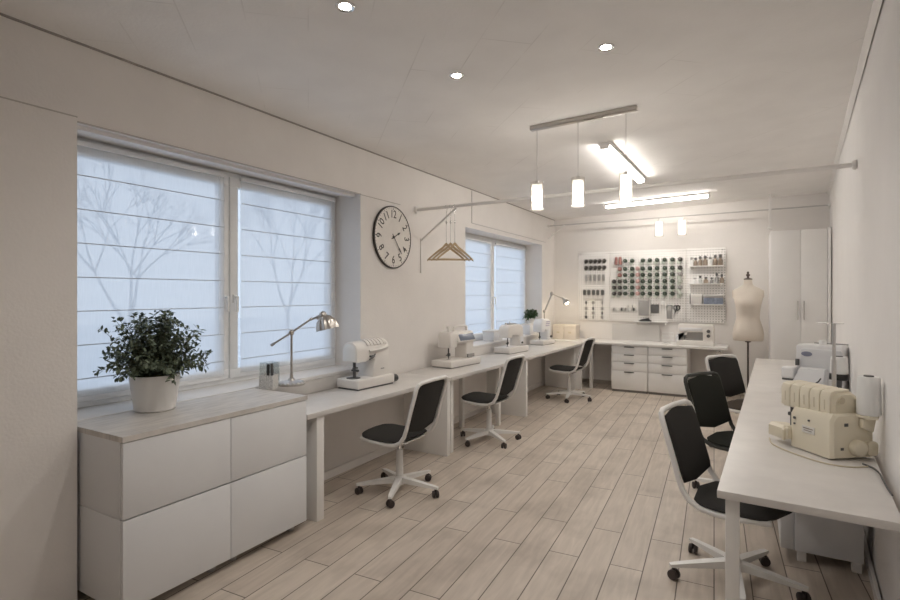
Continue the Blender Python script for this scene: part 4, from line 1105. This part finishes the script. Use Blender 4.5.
def tool(name, x, z, h, w, label, m='dgrey', grp=None, cat='tool'):
    t = thing(name, label, cat, (x, YF, z), group=grp)
    b = MB(); b.cyl((0, 0, h*.42), (0, -.03, h*.44), .004, None, 6); b.build('peg', 'chrome', t)
    b = MB(); b.box((0, -.018, h*.1), (w, .016, h*.55), .005); b.build('handle', m, t)
    b = MB(); b.tube([(0, -.018, h*.37), (0, -.018, h*.5)], .004, 6); b.tube([(-w*.25, -.018, -h*.17), (-w*.18, -.018, -h*.5)], .004, 6); b.tube([(w*.25, -.018, -h*.17), (w*.12, -.018, -h*.5)], .004, 6); b.build('blade', 'steel', t)
    return t
for i, x in enumerate((-2.50, -2.428, -2.352, -2.276, -2.205)):
    tool('presser_tool', x, 1.81, .19, .045, 'grey presser tool in third row of pegboard nearest window, %s from left' % ORD[i], 'mgrey', 'presser tools on the narrow pegboard')
for i, x in enumerate((-2.53, -2.455, -2.375, -2.30, -2.22)):
    tool('thread_snip', x, 1.56, .16, .052, 'dark thread snip in fourth row of pegboard nearest window, %s from left' % ORD[i], 'dgrey', 'thread snips on the narrow pegboard')
for c, x in enumerate((-2.503, -2.381, -2.225)):
    for r, z in enumerate((1.40, 1.30, 1.22, 1.15)):
        t = thing('small_tool', 'small grey tool low on pegboard nearest window, %s strand, %s from top' % (('left', 'middle', 'right')[c], ORD[r]), 'tool', (x, YF, z), group='small tools at the bottom of the narrow pegboard')
        b = MB(); b.box((0, -.014, 0), (.03+.015*((r+c) % 2), .014, .05), .004); b.build('grip', ('mgrey', 'dgrey')[(r*2+c) % 3 == 0], t)
        b = MB(); b.tube([(-.012, -.014, .02), (.0, -.014, .045), (.012, -.014, .02)], .003, 6); b.cyl((0, 0, .042), (0, -.02, .044), .003, None, 6); b.build('loop', 'steel', t)
t = thing('tool_rack', 'thin metal strip across the narrow pegboard above the lowest tools', 'rack', (-2.36, YF, 1.455))
b = MB(); b.span((-.19, -.016, -.012), (.15, 0, .012), .002); b.build('strip', 'alu', t)
for k in range(6):
    b = MB(); b.tube([(-.17+.06*k, -.016, 0), (-.17+.06*k, -.035, 0), (-.17+.06*k, -.037, .012)], .003, 6); b.build('hook', 'steel', t)
# middle board bottom row
t = thing('bobbin_rail', 'slim grey rail of hooks low on the middle pegboard, left side', 'rack', (-1.85, YF, 1.262))
b = MB(); b.span((-.215, -.03, -.012), (.21, 0, .004), .003); b.build('ledge', 'papers', t)
for k in range(7):
    b = MB(); b.tube([(-.2+.065*k, -.028, -.005), (-.2+.065*k, -.05, .004), (-.205+.065*k, -.052, .035)], .004, 6); b.build('hook', 'mgrey', t)
for k in range(6):
    o = MB(); o.cyl((0, -.012, 0), (0, -.012, .045), .017, None, 12); o.cyl((0, -.012, .045), (0, -.012, .05), .02, None, 12)
    tag(o.build('bobbin', ('mgrey', 'whitet', 'dgrey')[k % 3], loc=(-2.033+.065*k, YF-.0, 1.2665)), '%s upright bobbin on the slim hook rail, %s from the left' % (('grey', 'white', 'dark grey')[k % 3], ORD[k]), 'bobbin', 'bobbins on the slim hook rail')
t = thing('label_holder', 'white card holder with two dark marks low on the middle pegboard', 'card holder', (-1.745, YF, 1.34))
b = MB(); b.span((-.085, -.014, -.04), (.085, 0, .04), .003); b.build('plate', 'sticker', t)
for x in (-.05, .02):
    b = MB(); b.box((x, -.018, .004), (.016, .006, .035+.015*(x > 0)), .002); b.build('mark', 'mgrey', t)
t = thing('hand_mirror_plate', 'square grey metal plate with rim hanging low on the middle pegboard', 'plate', (-1.545, YF, 1.325))
b = MB(); b.span((-.075, -.012, -.13), (.075, 0, .11), .003); b.build('plate', 'mgrey', t)
b = MB(); b.tube([(-.08, -.014, -.13), (.08, -.014, -.13), (.08, -.014, .13), (-.08, -.014, .13)], .006, 6, closed=True); b.build('rim', 'alu', t)
b = MB(); b.cyl((.1, -.006, -.15), (.1, -.006, .12), .006, None, 8); b.build('rod', 'alu', t)
t = thing('board_ledge', 'shallow white ledge along the bottom of middle pegboard', 'shelf', (-1.62, YF, 1.1))
b = MB(); b.span((-.06, -.11, -.012), (.44, 0, 0), .003); b.build('shelf_board', 'white', t)
for x in (-.03, .41):
    b = MB(); b.span((x-.006, -.09, -.05), (x+.006, 0, -.0125), .002); b.build('bracket', 'white', t)
b = MB(); b.lathe([(.10, 0), (.10, .008), (.07, .03), (.02, .042), (.001, .044)], (0, 0, 0), 24, None, 1.0, .45); b.ell((.04, 0, .035), (.03, .02, .02), 10, 8)
tag(b.build('pin_cushion', 'black', loc=(-1.52, YF-.052, 1.1005)), 'flat black pin dish on the ledge below the metal plate', 'dish')
t = thing('dark_pad', 'square dark grey pad hanging low on the middle pegboard', 'pad', (-1.374, YF, 1.312))
b = MB(); b.span((-.062, -.016, -.075), (.062, 0, .07), .006); b.build('pad', 'dgrey', t)
b = MB(); b.cyl((0, -.005, .066), (0, -.02, .066), .008, None, 10); b.build('peg', 'chrome', t)
b = MB(); b.span((-.03, -.035, -.03), (.03, 0, .035), .006)
tag(b.build('white_box', 'whitet', loc=(-1.25, YF, 1.40)), 'tiny white box pegged right of the dark grey pad', 'box')
t = thing('scissor_sheath', 'grey sheathed shears hanging between dark pad and scissors', 'scissors', (-1.155, YF, 1.26))
b = MB(); b.prism([(-.035, -.11), (.035, -.11), (.042, .06), (.02, .1), (-.03, .1), (-.042, .06)], 'y', -.024, -.004, .004); b.build('sheath', 'mgrey', t)
for s in (-1, 1):
    b = MB(); b.tube([(s*.022+.02*math.cos(a), -.014, .085+.028*math.sin(a)) for a in [2*PI*k/14 for k in range(14)]], .006, 6, closed=True); b.build('finger_loop', 'dgrey', t)
t = thing('scissors', 'black handled scissors hanging at lower right of the middle pegboard', 'scissors', (-1.065, YF, 1.27))
for s in (-1, 1):
    b = MB(); b.tube([(s*.02+.024*math.cos(a)+.02, -.012-.004*s, .06+.038*math.sin(a)) for a in [2*PI*k/16 for k in range(16)]], .008, 6, closed=True)
    b.tube([(s*.012+.015, -.012-.004*s, .022), (-s*.004-.01, -.012-.004*s, -.03)], .007, 6); b.build('finger_loop', 'black', t)
    b = MB(); b.prism([(-.018-s*.004, -.03), (-.002-s*.004, -.03), (-.025-s*.01, -.12)], 'y', -.014-.004*s, -.010-.004*s); b.build('blade', 'steel', t)
# right board shelves and what stands on them
def pshelf(z, label):
    t = thing('pegboard_shelf', label, 'shelf', (-.618, YF, z), group='small shelves on the right pegboard')
    b = MB(); b.span((-.24, -.115, -.014), (.24, 0, 0), .002); b.build('shelf_board', 'white', t)
    for x in (-.21, .21):
        b = MB(); b.prism([(-.10, -.0145), (0, -.0145), (0, -.055)], 'x', x-.005, x+.005); b.build('bracket', 'white', t)
for z, l in ((1.99, 'top'), (1.716, 'middle'), (1.393, 'bottom')): pshelf(z, '%s small white shelf on the pegboard nearest the dress form' % l)
def bottle(x, z, r, h, m, label, grp):
    t = thing('bottle', label, 'bottle', (x, YF-.055, z+.0005), group=grp)
    b = MB(); b.lathe([(r*.95, 0), (r, .005), (r, h*.5), (r*.45, h*.62), (r*.4, h*.72), (.001, h*.72)], seg=16); b.build('body', m, t)
    b = MB(); b.lathe([(r*.5, h*.70), (r*.62, h*.76), (r*.7, h*.9), (r*.4, h), (.001, h)], seg=14); b.build('stopper', 'dgrey' if m != 'whitet' else 'mgrey', t)
for i, (x, r, h, m) in enumerate(((-.825, .028, .14, 'whitet'), (-.765, .03, .13, 'glassb'), (-.70, .03, .15, 'glassb'), (-.63, .034, .155, 'glassb'), (-.56, .03, .14, 'whitet'), (-.49, .032, .165, 'glassb'), (-.42, .033, .17, 'glassb'))):
    bottle(x, 1.99, r, h, m, '%s bottle on top pegboard shelf, %s from the left' % (('white', 'smoky brown')[m == 'glassb'], ORD[i]), 'bottles on the top pegboard shelf')
for i, (x, r, h, m) in enumerate(((-.78, .024, .09, 'whitet'), (-.70, .026, .12, 'acryl'), (-.62, .034, .10, 'glassb'), (-.54, .022, .09, 'mgrey'), (-.47, .026, .16, 'mgrey'), (-.40, .030, .14, 'glassb'))):
    bottle(x, 1.716, r, h, m, '%s bottle on middle pegboard shelf, %s from the left' % (dict(whitet='small white', acryl='clear', glassb='smoky brown', mgrey='grey')[m], ORD[i]), 'bottles on the middle pegboard shelf')
for i, (x, w, h, m, lab) in enumerate(((-.745, .15, .15, 'papers', 'pale grey speckled carton on bottom pegboard shelf'), (-.58, .14, .135, 'bluebox', 'slate blue carton in middle of the bottom pegboard shelf'), (-.445, .125, .135, 'bluebox', 'slate blue carton at right end of the bottom pegboard shelf'))):
    t = thing('carton', lab, 'box', (x, YF-.055, 1.3935), group='cartons on the bottom pegboard shelf')
    b = MB(); b.span((-w/2, -.05, 0), (w/2, .05, h*.72), .003); b.build('body', m, t)
    b = MB(); b.span((-w/2-.002, -.052, h*.72), (w/2+.002, .052, h), .003); b.build('lid', 'mgrey' if i else 'sticker', t)
b = MB(); b.cyl((0, 0, 0), (0, 0, .14), .012, None, 12); b.cyl((0, 0, .14), (0, 0, .165), .006, None, 10)
tag(b.build('glue_pen', 'mgrey', loc=(-.842, YF-.06, 1.3935)), 'thin grey tube standing at left end of bottom pegboard shelf', 'tube')

# ------------------------------------------------------------------ world, camera
w = bpy.data.worlds.new('overcast_sky'); SC.world = w; w.use_nodes = True
bg = w.node_tree.nodes['Background']; nt = w.node_tree
tc = nt.nodes.new('ShaderNodeTexCoord'); sp = nt.nodes.new('ShaderNodeSeparateXYZ')
rp = nt.nodes.new('ShaderNodeValToRGB'); rp.color_ramp.elements[0].position = .45; rp.color_ramp.elements[1].position = .8
rp.color_ramp.elements[0].color = (.345, .40, .465, 1); rp.color_ramp.elements[1].color = (.405, .455, .52, 1)
ma = nt.nodes.new('ShaderNodeMapRange'); ma.inputs['From Min'].default_value = -1
nt.links.new(tc.outputs['Generated'], sp.inputs[0]); nt.links.new(sp.outputs['Z'], ma.inputs['Value'])
nt.links.new(ma.outputs[0], rp.inputs['Fac']); nt.links.new(rp.outputs[0], bg.inputs['Color'])
bg.inputs['Strength'].default_value = 1.0
for wn in (W1, W2):
    l = lamp('window_portal', 'AREA', (XL-.42, (wn[0]+wn[1])/2, (wn[2]+wn[3])/2), 1, (1, 1, 1), rot=(0, R(-90), 0), shape='RECTANGLE', size=wn[3]-wn[2])
    l.data.size_y = wn[1]-wn[0]; l.data.cycles.is_portal = True

cam = bpy.data.cameras.new('camera'); co = bpy.data.objects.new('camera', cam); COL.objects.link(co)
co.location = (0, 0, 1.55); co.rotation_euler = (R(90), 0, R(29.9))
cam.sensor_width = 36; cam.lens = 525/900*36; cam.shift_y = -6/900; cam.clip_start = .05
SC.camera = co
SC.view_settings.view_transform = 'Standard'; SC.view_settings.look = 'None'
SC.view_settings.exposure = 1.16; SC.view_settings.gamma = 1; SC.view_settings.use_curve_mapping = False
SC.cycles.max_bounces = 10; SC.cycles.diffuse_bounces = 6; SC.cycles.transparent_max_bounces = 12
SC.cycles.sample_clamp_indirect = 6
